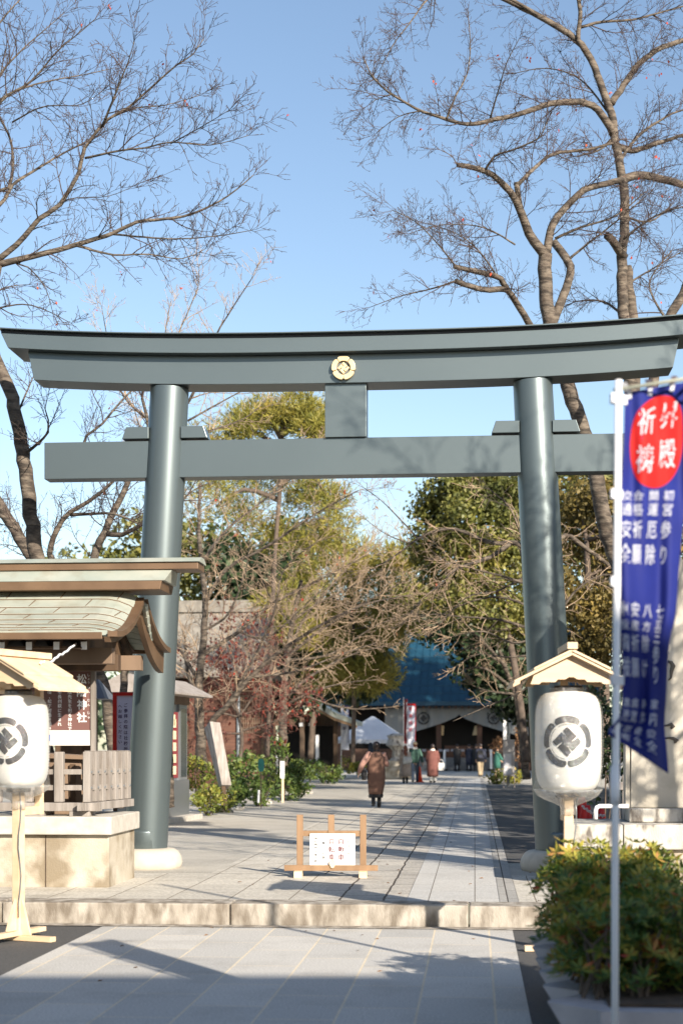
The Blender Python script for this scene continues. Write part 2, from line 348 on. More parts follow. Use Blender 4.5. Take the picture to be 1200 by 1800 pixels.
# ---------------------------------------------------------------- lettering and crest
_tcache = {}
def glyph(ch, bold=.0):
    """2D triangles of a character, 1 unit em, centred"""
    if (ch, bold) in _tcache: return _tcache[(ch, bold)]
    cu = bpy.data.curves.new('glyph', 'FONT'); cu.body = ch; cu.size = 1; cu.resolution_u = 2; cu.offset = bold; cu.align_x = 'CENTER'
    ob = bpy.data.objects.new('glyph', cu); COL.objects.link(ob)
    dg = bpy.context.evaluated_depsgraph_get(); me = bpy.data.meshes.new_from_object(ob.evaluated_get(dg))
    bm = bmesh.new(); bm.from_mesh(me); bmesh.ops.triangulate(bm, faces=bm.faces)
    bm.verts.ensure_lookup_table()
    vs = [(v.co.x, v.co.y) for v in bm.verts]; fs = [tuple(v.index for v in f.verts) for f in bm.faces]; bm.free()
    bpy.data.objects.remove(ob); bpy.data.curves.remove(cu); bpy.data.meshes.remove(me)
    if vs:
        cx = (min(v[0] for v in vs) + max(v[0] for v in vs)) / 2; cy = .36
        vs = [(x - cx, y - cy) for x, y in vs]
    _tcache[(ch, bold)] = (vs, fs); return vs, fs
def column(mb, chars, x, ytop, size, fn, pitch=1.08, bold=.015, squash=1., mi=0):
    """a vertical line of characters in a 2D frame mapped by fn(x, y) -> 3D"""
    y = ytop - size / 2
    for ch in chars:
        if ch != ' ':
            vs, fs = glyph(ch, bold)
            mb.add([fn(x + a * size * squash, y + b * size) for a, b in vs], fs, mi)
        y -= size * pitch
def crest_polys(n=14):
    """five curved petals, a thin ring and a notched diamond, outer radius 1"""
    polys = []
    for k in range(5):
        a0 = R(270 + 72 * k + 2.2); a1 = R(270 + 72 * (k + 1) - 2.2)
        out = []
        for i in range(n + 1):
            t = i / n; a = a0 + (a1 - a0) * t
            e = min(t, 1 - t); r = 1 - .10 * max(0, 1 - e / .11) ** 2 - .012 * (1 - math.sin(math.pi * t))
            out.append((r * math.cos(a), r * math.sin(a)))
        inn = [(.735 * math.cos(a1 + (a0 - a1) * i / n), .735 * math.sin(a1 + (a0 - a1) * i / n)) for i in range(n + 1)]
        polys.append(out + inn)
    for k in range(5):
        a0 = R(270 + 72 * k + 5); a1 = R(270 + 72 * (k + 1) - 5)
        polys.append([(.675 * math.cos(a0 + (a1 - a0) * i / n), .675 * math.sin(a0 + (a1 - a0) * i / n)) for i in range(n + 1)] +
                     [(.655 * math.cos(a1 + (a0 - a1) * i / n), .655 * math.sin(a1 + (a0 - a1) * i / n)) for i in range(n + 1)])
    # notched diamond laid out on a 7 x 7 cell square turned by 45 degrees: solid cells minus four slits
    h = .41; sl = .085 * h; at_ = h * .36; dp_ = h * .70
    def rot(p): return ((p[0] - p[1]) * .7071, (p[0] + p[1]) * .7071)
    rects = []
    # square split by the four slits (each enters from one side): centre block plus four L shaped remainders as rectangles
    def slit(k):
        # slit entering from the +y side at x = at_, turned k quarter turns anticlockwise
        return k
    e_ = h - dp_
    base = [(-h, h, at_ - sl, e_), (at_ + sl, h, h, e_)]     # top band left and right of the top slit
    quad = []
    for k in range(4):
        ca, sa = (1, 0, -1, 0)[k], (0, 1, 0, -1)[k]
        # arm block between this slit and the next one (anticlockwise)
        pts = [(at_ - sl, h), (-h, h), (-h, at_ + sl), (-e_, at_ + sl), (-e_, e_), (at_ - sl, e_)]
        quad.append([rot((x * ca - y * sa, x * sa + y * ca)) for x, y in pts])
    polys.append([rot(p) for p in ((-e_, -e_), (e_, -e_), (e_, e_), (-e_, e_))])
    for k, q in enumerate(quad): polys.append(q)
    return polys
def crest_flat(mb, fn, mi=0, cuts=2):
    for poly in crest_polys():
        bm = bmesh.new(); vs = [bm.verts.new((x, y, 0)) for x, y in poly]; bm.faces.new(vs)
        bmesh.ops.triangulate(bm, faces=bm.faces)
        if cuts: bmesh.ops.subdivide_edges(bm, edges=[e for e in bm.edges if e.calc_length() > .12], cuts=cuts, use_grid_fill=False); bmesh.ops.triangulate(bm, faces=bm.faces)
        bm.verts.ensure_lookup_table(); bm.verts.index_update()
        mb.add([fn(v.co.x, v.co.y) for v in bm.verts], [tuple(v.index for v in f.verts) for f in bm.faces], mi); bm.free()

# ---------------------------------------------------------------- ground
def sheet(name, u0, u1, v0, v1, z, m, du=0., dv=0.):
    o = MB().add([(u0 - du, v0 - dv, z), (u1 - du, v0 - dv, z), (u1 - du, v1 - dv, z), (u0 - du, v1 - dv, z)], [(0, 1, 2, 3)]).build(name, m, loc=W(du, dv), rz=-A)
    return struct(o)
sheet('ground', -300, 300, -120, 15.2, -.004, M['asphalt'])
sheet('pavement', -3.48, .345, 2.0, 14.72, 0.0, M['low_pave'], .13, .3)
sheet('pavement', -9, 9, 14.722, 14.912, .004, M['kerbstone'])
sheet('precinct_ground', -300, 300, 15.3, 600, UP - .004, M['gravel'])
sheet('path', -9, -1.55, 15.36, 18.6, UP, M['apron_pave']); sheet('path', .425, 9, 15.36, 18.6, UP, M['apron_pave'])
sheet('path', -3.1, -1.95, 18.602, 75, UP + .002, M['apron_pave']); sheet('path', -1.948, -.665, 18.602, 75, UP + .002, M['rough_pave']); sheet('path', -1.548, -.665, 15.36, 18.6, UP + .002, M['rough_pave'])
sheet('path', -.66, .235, 15.36, 75, UP + .004, M['band_pave'])
sheet('path', .24, .42, 15.36, 75, UP + .004, M['border_pave'])
sheet('road', .425, 4.6, 20.6, 62, UP + .001, M['asphalt'])
kb = MB(); x = -11.3
random.seed(5)
for L in (2.1, 2.4, 2.3, 2.2, 2.25, 1.62, 2.45, 2.3, 2.5, 2.4, 2.0):
    kb.span((x, 14.93 + rnd(-.008, .008), -.05), (x + L - .012, 15.36, UP + .012 + rnd(-.004, .004))); x += L
struct(kb.build('kerb', M['kerbstone'], rz=-A, bevel=.014))

# ---------------------------------------------------------------- torii gate (local frame: x along the beams, y away from the viewer)
TV = 19.42; TU = None
tc_ = P(614, 1312, 19.55); TU = UV_(tc_)[0]; TV = UV_(tc_)[1]
torii = thing('torii_gate', 'tall grey green painted torii gate with gold crest spanning the approach path', 'shrine gate', W(TU, TV, UP), -A)
SC = 19.55 / F        # metres per photo pixel at the gate
def tz(py): return (HZ - py) * SC + ZC - UP
def tx(px): return (px - 614) * SC
def bent(mb, x0, x1, z0, z1, y0, y1, sag, slant0, slant1, n=40, mi=0, tilt=0.):
    """a beam whose ends curve up; slants shift the lower corners inwards"""
    rings = []
    H = max(abs(x0), abs(x1))
    for i in range(n + 1):
        t = i / n; xt = x0 + (x1 - x0) * t
        s = (1 - 2 * t)
        xb = xt + (slant0 if s > 0 else -slant0) * abs(s) ** 1
        c = sag * (abs(xt) / H) ** 2.6; cb = sag * (abs(xb) / H) ** 2.6
        rings.append([(xb, y0 + tilt, z0 + cb), (xb, y1 - tilt, z0 + cb), (xt, y1, z1 + c), (xt, y0, z1 + c)])
    mb.loft(rings, mi)
mb = MB(); bent(mb, tx(4), tx(1224), tz(630), tz(604), -.36, .36, .135, .09, 0)
kasagi = mb.build('top_beam', M['torii'], torii, recalc=True, bevel=.006)
mb = MB(); bent(mb, tx(4), tx(1224), tz(604) + .002, tz(599), -.355, .355, .135, .004, 0)
mb.build('shadow_strip', M['torii_shadow'], kasagi, recalc=True)  # dark band painted as the shadow of the overhanging cover plate
mb = MB(); bent(mb, tx(1), tx(1227), tz(599) + .002, tz(597), -.43, .43, .135, .004, 0)
mb.build('cover_plate', M['torii'], kasagi, recalc=True)
mb = MB(); bent(mb, tx(47), tx(1181), tz(680), tz(630) - .002, -.22, .22, .115, .075, 0)
mb.build('second_beam', M['torii'], torii, recalc=True, bevel=.006)
# columns lean inwards
def column_mb(xt, xb):
    m_ = MB(); pts = []; rad = []
    zt = tz(678); 
    for i in range(25):
        t = i / 24; z = zt * t
        pts.append(Vector((xb + (xt - xb) * t, 0, z))); rad.append(.268 - .03 * t)
    m_.tube(pts, rad, 48); return m_
for sgn in (-1, 1):
    xt = tx(614 + sgn * 319.5); xb = tx(614 + sgn * 364)
    c = column_mb(xt, xb).build('column', M['torii'], torii, smooth=True)
    e = c.modifiers.new('edge', 'EDGE_SPLIT'); e.split_angle = R(50)
    MB().lathe([(.272 , .0), (.275, .44), (.272, .47)], (xb, 0, 0), 48).build('foot_band', M['torii'], c, smooth=True)
    prof = [(.42, -.02), (.455, .03), (.465, .08), (.45, .15), (.41, .215), (.36, .245), (.29, .255)]
    MB().lathe(prof, (xb, 0, -.01), 40).build('plinth', M['monument'], torii, smooth=True)
    # wedges over the tie beam
    for s2 in (-1, 1):
        xa = tx(614 + sgn * 324) + s2 * .20; xe = tx(614 + sgn * 324) + s2 * .53
        pr = [(xa, tz(770) + .002), (xe, tz(770) + .002), (xe - s2 * .05, tz(749)), (xa, tz(749))]
        if s2 < 0: pr = pr[::-1]
        MB().prism(pr, lambda p, s: Vector((p[0], -.17 if s == 0 else .17, p[1]))).build('wedge', M['torii'], torii, recalc=True, bevel=.005)
MB().span((tx(73), -.13, tz(838)), (tx(1155), .13, tz(773))).build('tie_beam', M['torii'], torii, bevel=.006)
MB().span((tx(573), -.17, tz(773) + .002), (tx(645), .17, tz(680) + .03)).build('centre_strut', M['torii'], torii, bevel=.006)
# gold crest standing proud of the second beam
ec = Vector((tx(606.5), -.22, tz(655.5))); er = .145
em = MB()
for poly in crest_polys():
    if len(poly) > 25 and max(math.hypot(*p) for p in poly) < .7: continue
    big = max(math.hypot(*p) for p in poly) > .9
    q = [(p[0] * (1 if big else .88), p[1] * (1 if big else .88)) for p in poly]
    if big: q = [(p[0] * (1 if math.hypot(*p) > .8 else .80), p[1] * (1 if math.hypot(*p) > .8 else .80)) for p in q]
    d_ = .06 if big else .045
    em.prism(q, lambda p, s: ec + Vector((p[0] * er, -d_ if s == 0 else -.012, p[1] * er)))
g = em.build('crest', M['gold'], torii, recalc=True, bevel=.003)
MB().prism([(math.cos(R(10 * i)), math.sin(R(10 * i))) for i in range(36)], lambda p, s: ec + Vector((p[0] * er * .9, -.025 if s == 0 else -.001, p[1] * er * .9))).build('crest_ground', M['grey_disc'], g, recalc=True)

# ---------------------------------------------------------------- roadside barrier sign on the path
sd_ = GD(1541); sp = P(582, 1541, sd_); k = sd_ / F
bs = thing('barrier_sign', 'low tan wooden barrier with white no vehicles notice standing on the path', 'barrier sign', (sp.x, sp.y, UP), -A * .3)
for px in (527, 582, 638):
    top = (1545 - 1436) * k
    bot = .10 if px != 582 else (1545 - 1470) * k
    MB().span(((px - 582) * k - 5.5 * k, -.03, bot), ((px - 582) * k + 5.5 * k, .03, top)).build('post', M['wood_tan'], bs, bevel=.003)
MB().span((-53 * k, -.02, (1545 - 1474) * k), (53 * k, .02, (1545 - 1464) * k)).build('rail', M['wood_tan'], bs, bevel=.003)
MB().span((-82 * k, -.075, (1545 - 1534) * k), (82 * k, -.032, (1545 - 1524) * k)).build('rail', M['wood_tan'], bs, bevel=.003)
for px in (525, 638):
    MB().span(((px - 582) * k - 7 * k, -.22, 0), ((px - 582) * k + 7 * k, .22, .075)).build('foot', M['wood_pale'], bs, bevel=.003)
bw, bh = 79 * k, 57 * k; bx, bz = (584.5 - 582) * k, (1545 - 1497.5) * k
pn = MB().span((bx - bw/2, -.05, bz - bh/2), (bx + bw/2, -.036, bz + bh/2)).build('notice_panel', M['white_panel'], bs)
f_ = lambda x, y: Vector((bx + x * bw, -.0525, bz + y * bh))
def fsq(sx): return lambda x, y: Vector((bx + x, -.0525, bz + y))
t_ = MB(); fn = fsq(1)
column(t_, '自動車', bw * .19, bh * .36, bh * .205, fn, 1.17, .013)
column(t_, '自転車', bw * -.02, bh * .36, bh * .205, fn, 1.17, .013)
t_.build('heavy_lettering', M['ink_maroon'], pn)
t_ = MB()
column(t_, 'これより先', bw * .36, bh * .41, bh * .10, fn, 1.2, .014)
column(t_, '乗り入れ禁止', bw * -.20, bh * .26, bh * .10, fn, 1.12, .014)
column(t_, '神社閉門午後五時', bw * -.37, bh * .40, bh * .10, fn, 1.0, .014)
t_.build('fine_lettering', M['ink_grey'], pn)
pr = [(bx + .0 + .038 * math.cos(a) * (1 if math.sin(a) > 0 else .8), .155 + .05 * math.sin(a)) for a in [R(20 * i) for i in range(18)]]
MB().prism(pr, lambda p, s: Vector((p[0], -.092 if s == 0 else -.077, p[1]))).build('wooden_tag', M['wood_pale'], bs, recalc=True)

# ---------------------------------------------------------------- paper lanterns on posts
def smooth_c(pts, rad):
    out = []
    for a, b in zip(pts, pts[1:]):
        for i in range(4): out.append(a + (b - a) * (i / 4) + Vector((0, 0, .006 * math.sin(len(out) * 1.6))))
    out.append(pts[-1]); return out, [rad] * len(out)
def lantern(name, label, base, yaw, scale_=1., zc=1.70, lamp_yaw=0, roof_yaw=0, hw_=.42):
    t = thing(name, label, 'paper lantern', base, 0, 'paper lanterns either side of the step')
    rr = .262 * scale_; hh = .80 * scale_; z0 = zc - hh / 2
    prof = [(.10, z0 - .01)]
    n = 64
    for i in range(n + 1):
        q = i / n; z = z0 + hh * q
        sh = (1 - abs(2 * q - 1) ** 4.2) ** .36
        r = rr * (.45 + .55 * sh) + (.0042 if i % 2 else 0)
        prof.append((r, z))
    prof.append((.10, z0 + hh + .01))
    def rad_at(z):
        q = max(0, min(1, (z - z0) / hh)); return rr * (.45 + .55 * (1 - abs(2 * q - 1) ** 4.2) ** .36)
    sh_ = MB().lathe(prof, (0, 0, 0), 56).build('paper_shade', M['paper'], t, smooth=True)
    er_ = rr * .76; zc2 = zc - .0
    def onl(x, y):
        z = zc2 + y * er_ * 1.03; r = rad_at(z) + .0075; a = -math.pi / 2 + yaw + x * er_ / rr
        return Vector((r * math.cos(a), r * math.sin(a), z))
    c_ = MB(); crest_flat(c_, onl, cuts=3); c_.build('crest', M['ink_gloss'], sh_)
    # crinkled clear cover gathered round the post
    fp = [(.11, z0 + hh + .035), (.16, z0 + hh + .03)]
    for i in range(22):
        q = 1 - i / 21; z = z0 - .02 + (hh + .03) * q
        fp.append((max(rad_at(z) + .014, rr * 1.035 - .035 * q if q < .55 else 0), z)) if q > .04 else None
    fg = [fp[-1]] + [(rr * .98, z0 - .0), (rr * .88, z0 - .035), (rr * .70, z0 - .065), (rr * .46, z0 - .09), (rr * .26, z0 - .115), (.055, z0 - .15), (.062, z0 - .19)]
    ph = rnd(0, 6)
    def wob(a, z):
        lo = max(0, min(1, (z0 + .12 - z) / .25))
        return 1 + .012 * math.sin(3 * a + ph + 4 * z) + .008 * math.sin(7 * a - 6 * z) + lo * (.05 * math.sin(9 * a + ph) + .045 * math.sin(17 * a + 2 * ph + 14 * z))
    cv_ = MB().lathe(fp, (0, 0, 0), 80, fn=wob).build('plastic_cover', M['film'], t, smooth=True)
    MB().lathe(fg, (0, 0, 0), 80, fn=wob).build('gathered_hem', M['film_gather'], cv_, smooth=True)
    MB().lathe([(.10, z0 - .045), (.11, z0 - .03), (.10, z0 - .005)], (0, 0, 0), 24).build('bottom_ring', M['ink'], t)
    MB().lathe([(.115, z0 + hh + .0), (.12, z0 + hh + .03), (.115, z0 + hh + .05)], (0, 0, 0), 24).build('top_ring', M['ink'], t)
    for k_ in (-1, 1):
        MB().tube([(k_ * .06, 0, z0 + hh + .04), (k_ * .06, 0, z0 + hh + .13)], .006, 6).build('hook', M['gold'], t)
    # post runs behind the shade up to the roof
    Rz = Matrix.Rotation(roof_yaw, 3, 'Z')
    def Q(x, y, z): return Rz @ Vector((x, y, z))
    pst = MB(); pst.beam(Q(0, .0, .04), Q(0, 0, z0 - .02), .075, .085, up=Q(0, 1, 0)); pst.build('post', M['wood_pale'], t, bevel=.004)
    MB().beam(Q(0, rr + .05, z0 - .25), Q(0, rr + .05, z0 + hh + .30), .06, .06, up=Q(0, 1, 0)).build('post', M['wood_pale'], t, bevel=.004)
    MB().beam(Q(0, -.02, z0 - .21), Q(0, rr + .08, z0 - .21), .055, .07).build('bracket', M['wood_pale'], t, bevel=.003)
    cb = [Q(.05, -.05, z0 - .05 - i * .12) + Vector((.012 * math.sin(i * 1.3), 0, 0)) for i in range(int((z0 - .1) / .12))]
    MB().tube(cb, .005, 6).build('cable', M['steel'], t, smooth=True)
    # feet: a cross of two battens with triangular gussets
    MB().beam(Q(-.36, 0, .022), Q(.36, 0, .022), .085, .044).build('foot', M['wood_pale'], t, bevel=.003)
    MB().beam(Q(0, -.46, .064), Q(0, .36, .064), .085, .040).build('foot', M['wood_pale'], t, bevel=.003)
    for s_ in (-1, 1):
        MB().prism([(s_ * .040, .047), (s_ * .13, .047), (s_ * .040, .36)], lambda p, s: Q(p[0], -.012 if s == 0 else .012, p[1])).build('gusset', M['wood_pale'], t, recalc=True)
    MB().prism([(-.048, .09), (-.17, .09), (-.048, .36)], lambda p, s: Q(-.014 if s == 0 else .014, p[0], p[1])).build('gusset', M['wood_pale'], t, recalc=True)
    # gabled roof, ridge running away from the gable face
    zr = z0 + hh + .32; hw = hw_; dp0, dp1 = -.30, .42; pit = .23
    for s_ in (-1, 1):
        pr = [(0, zr - .005), (s_ * hw, zr - pit - .005), (s_ * hw, zr - pit - .032), (0, zr - .032)]
        sl = MB().prism(pr, lambda p, s: Q(p[0], dp0 if s == 0 else dp1, p[1])).build('roof_slope', M['wood_pale'], t, recalc=True, bevel=.003)
        pr = [(0, zr + .018), (s_ * hw * .66, zr - pit * .66 + .018), (s_ * hw * .66, zr - pit * .66 - .004), (0, zr - .004)]
        MB().prism(pr, lambda p, s: Q(p[0], dp0 - .012 if s == 0 else dp1 + .012, p[1])).build('upper_board', M['wood_pale'], sl, recalc=True, bevel=.003)
        pr = [(s_ * (hw - .045), zr - pit - .004), (s_ * (hw + .012), zr - pit - .034), (s_ * (hw + .012), zr - pit - .062), (s_ * (hw - .045), zr - pit - .034)]
        MB().prism(pr, lambda p, s: Q(p[0], dp0 - .016 if s == 0 else dp1 + .016, p[1])).build('eave_batten', M['wood_pale'], sl, recalc=True, bevel=.003)
    MB().span((-.042, dp0 - .03, zr + .015), (.042, dp1 + .03, zr + .07)).build('ridge_beam', M['wood_pale'], t, bevel=.003).rotation_euler = (0, 0, roof_yaw)
    for yy in (-.24, .34):
        gp = [(0, zr - .034)] + [(x, zr - .034 - abs(x) / hw * pit) for x in (.12, .30)]
        top = [(-.30, zr - .036 - .30 / hw * pit), (0, zr - .036), (.30, zr - .036 - .30 / hw * pit)]
        bot = [(.33, zr - pit - .035), (.26, zr - pit - .035), (.24, zr - pit - .018), (.13, zr - pit - .018), (.11, zr - pit + .004), (.05, zr - pit + .004),
               (.02, zr - pit + .022), (-.02, zr - pit + .022), (-.05, zr - pit + .004), (-.11, zr - pit + .004), (-.13, zr - pit - .018), (-.24, zr - pit - .018), (-.26, zr - pit - .035), (-.33, zr - pit - .035)]
        MB().prism(top + bot, lambda p, s: Q(p[0], yy if s == 0 else yy + .02, p[1])).build('gable_board', M['wood_pale'], t, recalc=True)
    return t
ld = 13.9; lb = P(33, 1312, ld)
lantern('paper_lantern', 'white crested paper lantern under a cedar roof in front of the stone base', (lb.x, lb.y, 0), R(-14), 1.0, ZC + (HZ - 1303) / F * ld + .0, 0, R(-24))
ld = 13.15; lb = P(998, 1312, ld)
lantern('paper_lantern', 'white crested paper lantern under a cedar roof behind the azalea planter', (lb.x, lb.y, 0), R(-10), 1.03, ZC + (HZ - 1304) / F * ld, 0, R(-2), .465)

cd_ = [P(72, 1166, 13.95), P(78, 1163, 14.2), P(84, 1167, 14.5), P(95, 1160, 14.8), P(104, 1152, 15.2), P(112, 1149, 15.6), P(122, 1141, 16.0), P(134, 1131, 16.5)]
cd_, cr_ = smooth_c(cd_, .012)
tag(MB().tube(cd_, cr_, 6).build('cord', M['white_paint'], smooth=True), 'twisted white cord tying the left lantern roof to the pavilion eave', 'cord')

# ---------------------------------------------------------------- blue banner on its pole
bd = 7.4
pb = P(1080, 1312, bd)
fl = thing('banner_flag', 'tall blue vertical prayer banner with red disc hung on a white pole', 'banner', (pb.x, pb.y, 0), 0)
ptop = P(1086, 668, bd); hz_top = ptop.z
MB().tube([(0, 0, -.0), (.0, 0, 1.1), (ptop.x - pb.x, 0, hz_top)], [.0175, .0175, .0165], 16).build('pole', M['pole_white'], fl, smooth=True)
MB().lathe([(.021, 1.42), (.023, 1.47), (.021, 1.60)], (0, 0, 0), 16).build('joint_sleeve', M['pole_white'], fl, smooth=True)
MB().tube([(ptop.x - pb.x - .02, .012, hz_top - .045), (ptop.x - pb.x + .30, .03, hz_top + .01), (ptop.x - pb.x + .62, .06, hz_top + .045)], .0085, 10).build('top_arm', mat('olive_arm', (.33, .34, .27), .5), fl, smooth=True)
BW, BH = .45, 1.72
def interp(tab, t):
    for (a, va), (b, vb) in zip(tab, tab[1:]):
        if t <= b:
            q = (t - a) / (b - a); q = q * q * (3 - 2 * q) * .5 + q * .5
            return va + (vb - va) * q
    return tab[-1][1]
Lx = [(0, 1098), (.12, 1096), (.3, 1090), (.55, 1087), (.72, 1093), (.84, 1092), (.9, 1070), (1, 1068)]
Rx = [(0, 1224), (.13, 1210), (.3, 1204), (.5, 1190), (.7, 1172), (.85, 1167), (1, 1174)]
Ly = [(0, 690), (.3, 880), (.6, 1095), (.8, 1240), (.9, 1280), (1, 1290)]
Ry = [(0, 668), (.3, 880), (.6, 1105), (.8, 1245), (.9, 1300), (1, 1360)]
def bpt(s, t):
    """point on the cloth: s across 0..1 from the pole side, t down 0..1"""
    px = interp(Lx, t) * (1 - s) + interp(Rx, t) * s; py = interp(Ly, t) * (1 - s) + interp(Ry, t) * s
    wdt = (interp(Rx, t) - interp(Lx, t)) / F * bd
    slack = math.sqrt(max(0, BW * BW - wdt * wdt))
    dy = .55 * slack * s + .035 * math.sin(s * 9 + t * 5) * (.25 + t) + .02 * math.sin(s * 17 - t * 9 + 1.0) * (1 - .5 * t) - .10 * max(0, t - .82) * (1 - s) * 4
    p = P(px, py, bd + dy + .03)
    return p - Vector((pb.x, pb.y, 0))
def bnorm(s, t):
    a = bpt(min(s + .01, 1), t) - bpt(max(s - .01, 0), t); b = bpt(s, min(t + .01, 1)) - bpt(s, max(t - .01, 0))
    n = a.cross(b); n.normalize()
    return n if n.y < 0 else -n
cl = MB(); ns, ntt = 36, 96
vs = [bpt(i / ns, j / ntt) for j in range(ntt + 1) for i in range(ns + 1)]
cl.add(vs, [(j*(ns+1)+i, j*(ns+1)+i+1, (j+1)*(ns+1)+i+1, (j+1)*(ns+1)+i) for j in range(ntt) for i in range(ns)])
cloth_o = cl.build('cloth', M['banner_blue'], fl, smooth=True)
sm = cloth_o.modifiers.new('thick', 'SOLIDIFY'); sm.thickness = .002; sm.offset = 0
def onb(x, y, off=.005):
    s, t = min(max(x / BW, 0), 1), min(max(-y / BH, 0), 1); return bpt(s, t) + bnorm(s, t) * off
disc = MB(); cxs, cyt, rw, rh = .226, .250, .186, .186
vs = [onb(cxs, -cyt, .003)]; nr, na = 8, 48
for i in range(1, nr + 1):
    for j in range(na): vs.append(onb(cxs + rw * i / nr * math.cos(2*math.pi*j/na), -cyt + rh * i / nr * math.sin(2*math.pi*j/na), .003))
fs = [(0, 1 + j, 1 + (j + 1) % na) for j in range(na)] + [(1+(i-1)*na+j, 1+i*na+j, 1+i*na+(j+1) % na, 1+(i-1)*na+(j+1) % na) for i in range(1, nr) for j in range(na)]
disc.add(vs, fs).build('red_disc', M['banner_red'], cloth_o, smooth=True)
t_ = MB()
column(t_, '昇殿', .300, -.098, .115, onb, 1.26, .004)
column(t_, '祈祷', .150, -.112, .115, onb, 1.26, .004)
cols = ['初宮参り', '開運厄除', '合格祈願', '交通安全']
cols2 = ['七五三参り', '八方除け', '安産祈願', '車祓清祓']
cols3 = ['家内安全', '身体健全', '病気平癒', '商売繁盛']
for k_ in range(4):
    xx = (.328, .222, .122, .040)[k_]
    column(t_, cols[k_], xx, -.447, .072, onb, 1.22, .004)
    column(t_, cols2[k_], xx, -.913, .072, onb, .98 if k_ == 0 else 1.22, .004)
    column(t_, cols3[k_], xx, -1.325, .072, onb, 1.20, .004)
t_.build('lettering', M['banner_white'], cloth_o)
for s_ in (.04, .33, .64, .95):
    a = onb(s_ * BW, -.05, .003); b = onb(s_ * BW, -.0, .003)
    q = Vector((ptop.x - pb.x + .40 * s_ + .01, .035, hz_top - .02 + .05 * s_))
    MB().loft([[(p.x - .014, p.y - .003, p.z), (p.x + .014, p.y - .003, p.z), (p.x + .014, p.y + .003, p.z), (p.x - .014, p.y + .003, p.z)] for p in (a, b, q + Vector((0, -.013, .012)))]).build('hanging_tab', M['tab_white'], fl)
for py in (700, 868, 1022, 1196):
    z = ZC + (HZ - py) / F * bd
    t = (py - 685) / 620
    e = bpt(0.0, max(.01, min(.99, t)))
    MB().loft([[(-.02, -.024, z - .022), (e.x + .01, e.y - .004, z - .022), (e.x + .01, e.y + .004, z - .022), (-.02, .024, z - .022)],
               [(-.02, -.024, z + .022), (e.x + .01, e.y - .004, z + .022), (e.x + .01, e.y + .004, z + .022), (-.02, .024, z + .022)]]).build('pole_tab', M['tab_white'], fl)

# ---------------------------------------------------------------- stone base, well fence and board pavilion at the left
sb = thing('stone_plinth', 'pale stone plinth with thick cap slabs under the roofed shrine board', 'stone base', W(0, 0, UP), -A)
MB().span((-8, 16.66, -.05), (-3.87, 17.95, .56)).build('wall', M['stone'], sb, bevel=.01)
jm = MB()
for u in (-4.55, -5.1, -5.75, -6.4): jm.span((u - .004, 16.652, .0), (u + .004, 16.665, .55))
jm.build('joint_lines', M['soil'], sb)
cp = MB(); x = -8
for x1 in (-6.9, -5.55, -3.82): cp.span((x, 16.58, .562), (x1 - .005, 18.02, .755)); x = x1
cp.build('cap_slab', M['stone_cap'], sb, bevel=.012)
ZB = UP + .757
wf = thing('picket_fence', 'weathered timber picket fence standing on the stone base', 'fence', W(0, 0, ZB), -A)
fm = MB(); F0, F1 = (-4.13, 16.80), (-3.97, 17.98)
def fp_(t, off=0.): 
    return F0[0] + (F1[0] - F0[0]) * t + off, F0[1] + (F1[1] - F0[1]) * t
fa = math.atan2(F1[0] - F0[0], F1[1] - F0[1]); Rf = Matrix.Rotation(-fa, 3, 'Z')
for i in range(7):
    u_, v_ = fp_(i / 6)
    pk = MB(); pk.box((u_, v_, .145 + .27), (.075, .10, .54), Rf)
    pk.box((u_, v_, .145 + .545), (.055, .08, .012), Rf); pk.build('picket', M['wood_grey'], wf, bevel=.008)
for i, (u_, v_) in enumerate([(-4.44, 16.8), (-4.78, 16.8), (-5.12, 16.8), (-5.46, 16.8), (-5.8, 16.8)]):
    MB().box((u_, v_, .145 + .27), (.10, .085, .54)).build('post', M['wood_grey'], wf, bevel=.008)
for z in (.30, .47):
    MB().beam((*fp_(-.03), z), (*fp_(1.03), z), .045, .055).build('side_rail', M['wood_grey'], wf)
    MB().beam((-6.2, 16.81, z), (-4.13, 16.81, z), .045, .055).build('front_rail', M['wood_grey'], wf)
MB().beam((-6.3, 16.78, .095), (-3.98, 16.78, .095), .11, .09).build('ground_beam', M['wood_grey'], wf, bevel=.005)
MB().beam((*fp_(-.16), .098), (*fp_(1.1), .098), .10, .085).build('ground_beam', M['wood_grey'], wf, bevel=.005)
for u_ in (-5.3, -4.7, -4.2): MB().box((u_, 16.85, .024), (.22, .26, .048)).build('packer', M['wood_grey'], wf)
nb = MB()
for i in range(7):
    u_, v_ = fp_(i / 6)
    for z in (.30, .47): nb.box((u_ + .042, v_, z), (.016, .02, .02))
nb.build('bolts', M['steel'], wf)
# old timber well head inside the fence
wh = thing('well_head', 'old brown timber well head behind the picket fence', 'well head', W(-4.55, 17.35, ZB), -A)
wm = MB(); wm.loft([[(-.34, -.25, 0), (.30, -.25, 0), (.30, .25, 0), (-.34, .25, 0)], [(-.30, -.22, .62), (.26, -.22, .62), (.26, .22, .62), (-.30, .22, .62)]])
wm.build('body', M['wood_mid'], wh, bevel=.01)
MB().loft([[(-.36, -.30, .622), (.36, -.30, .60), (.36, .30, .60), (-.36, .30, .622)], [(-.36, -.30, .68), (.36, -.30, .64), (.36, .30, .64), (-.36, .30, .68)]]).build('lid', M['wood_mid'], wh)
for u_ in (-.2, 0, .18): MB().box((u_, -.262, .3), (.06, .02, .5)).build('batten', M['wood_dark'], wh)

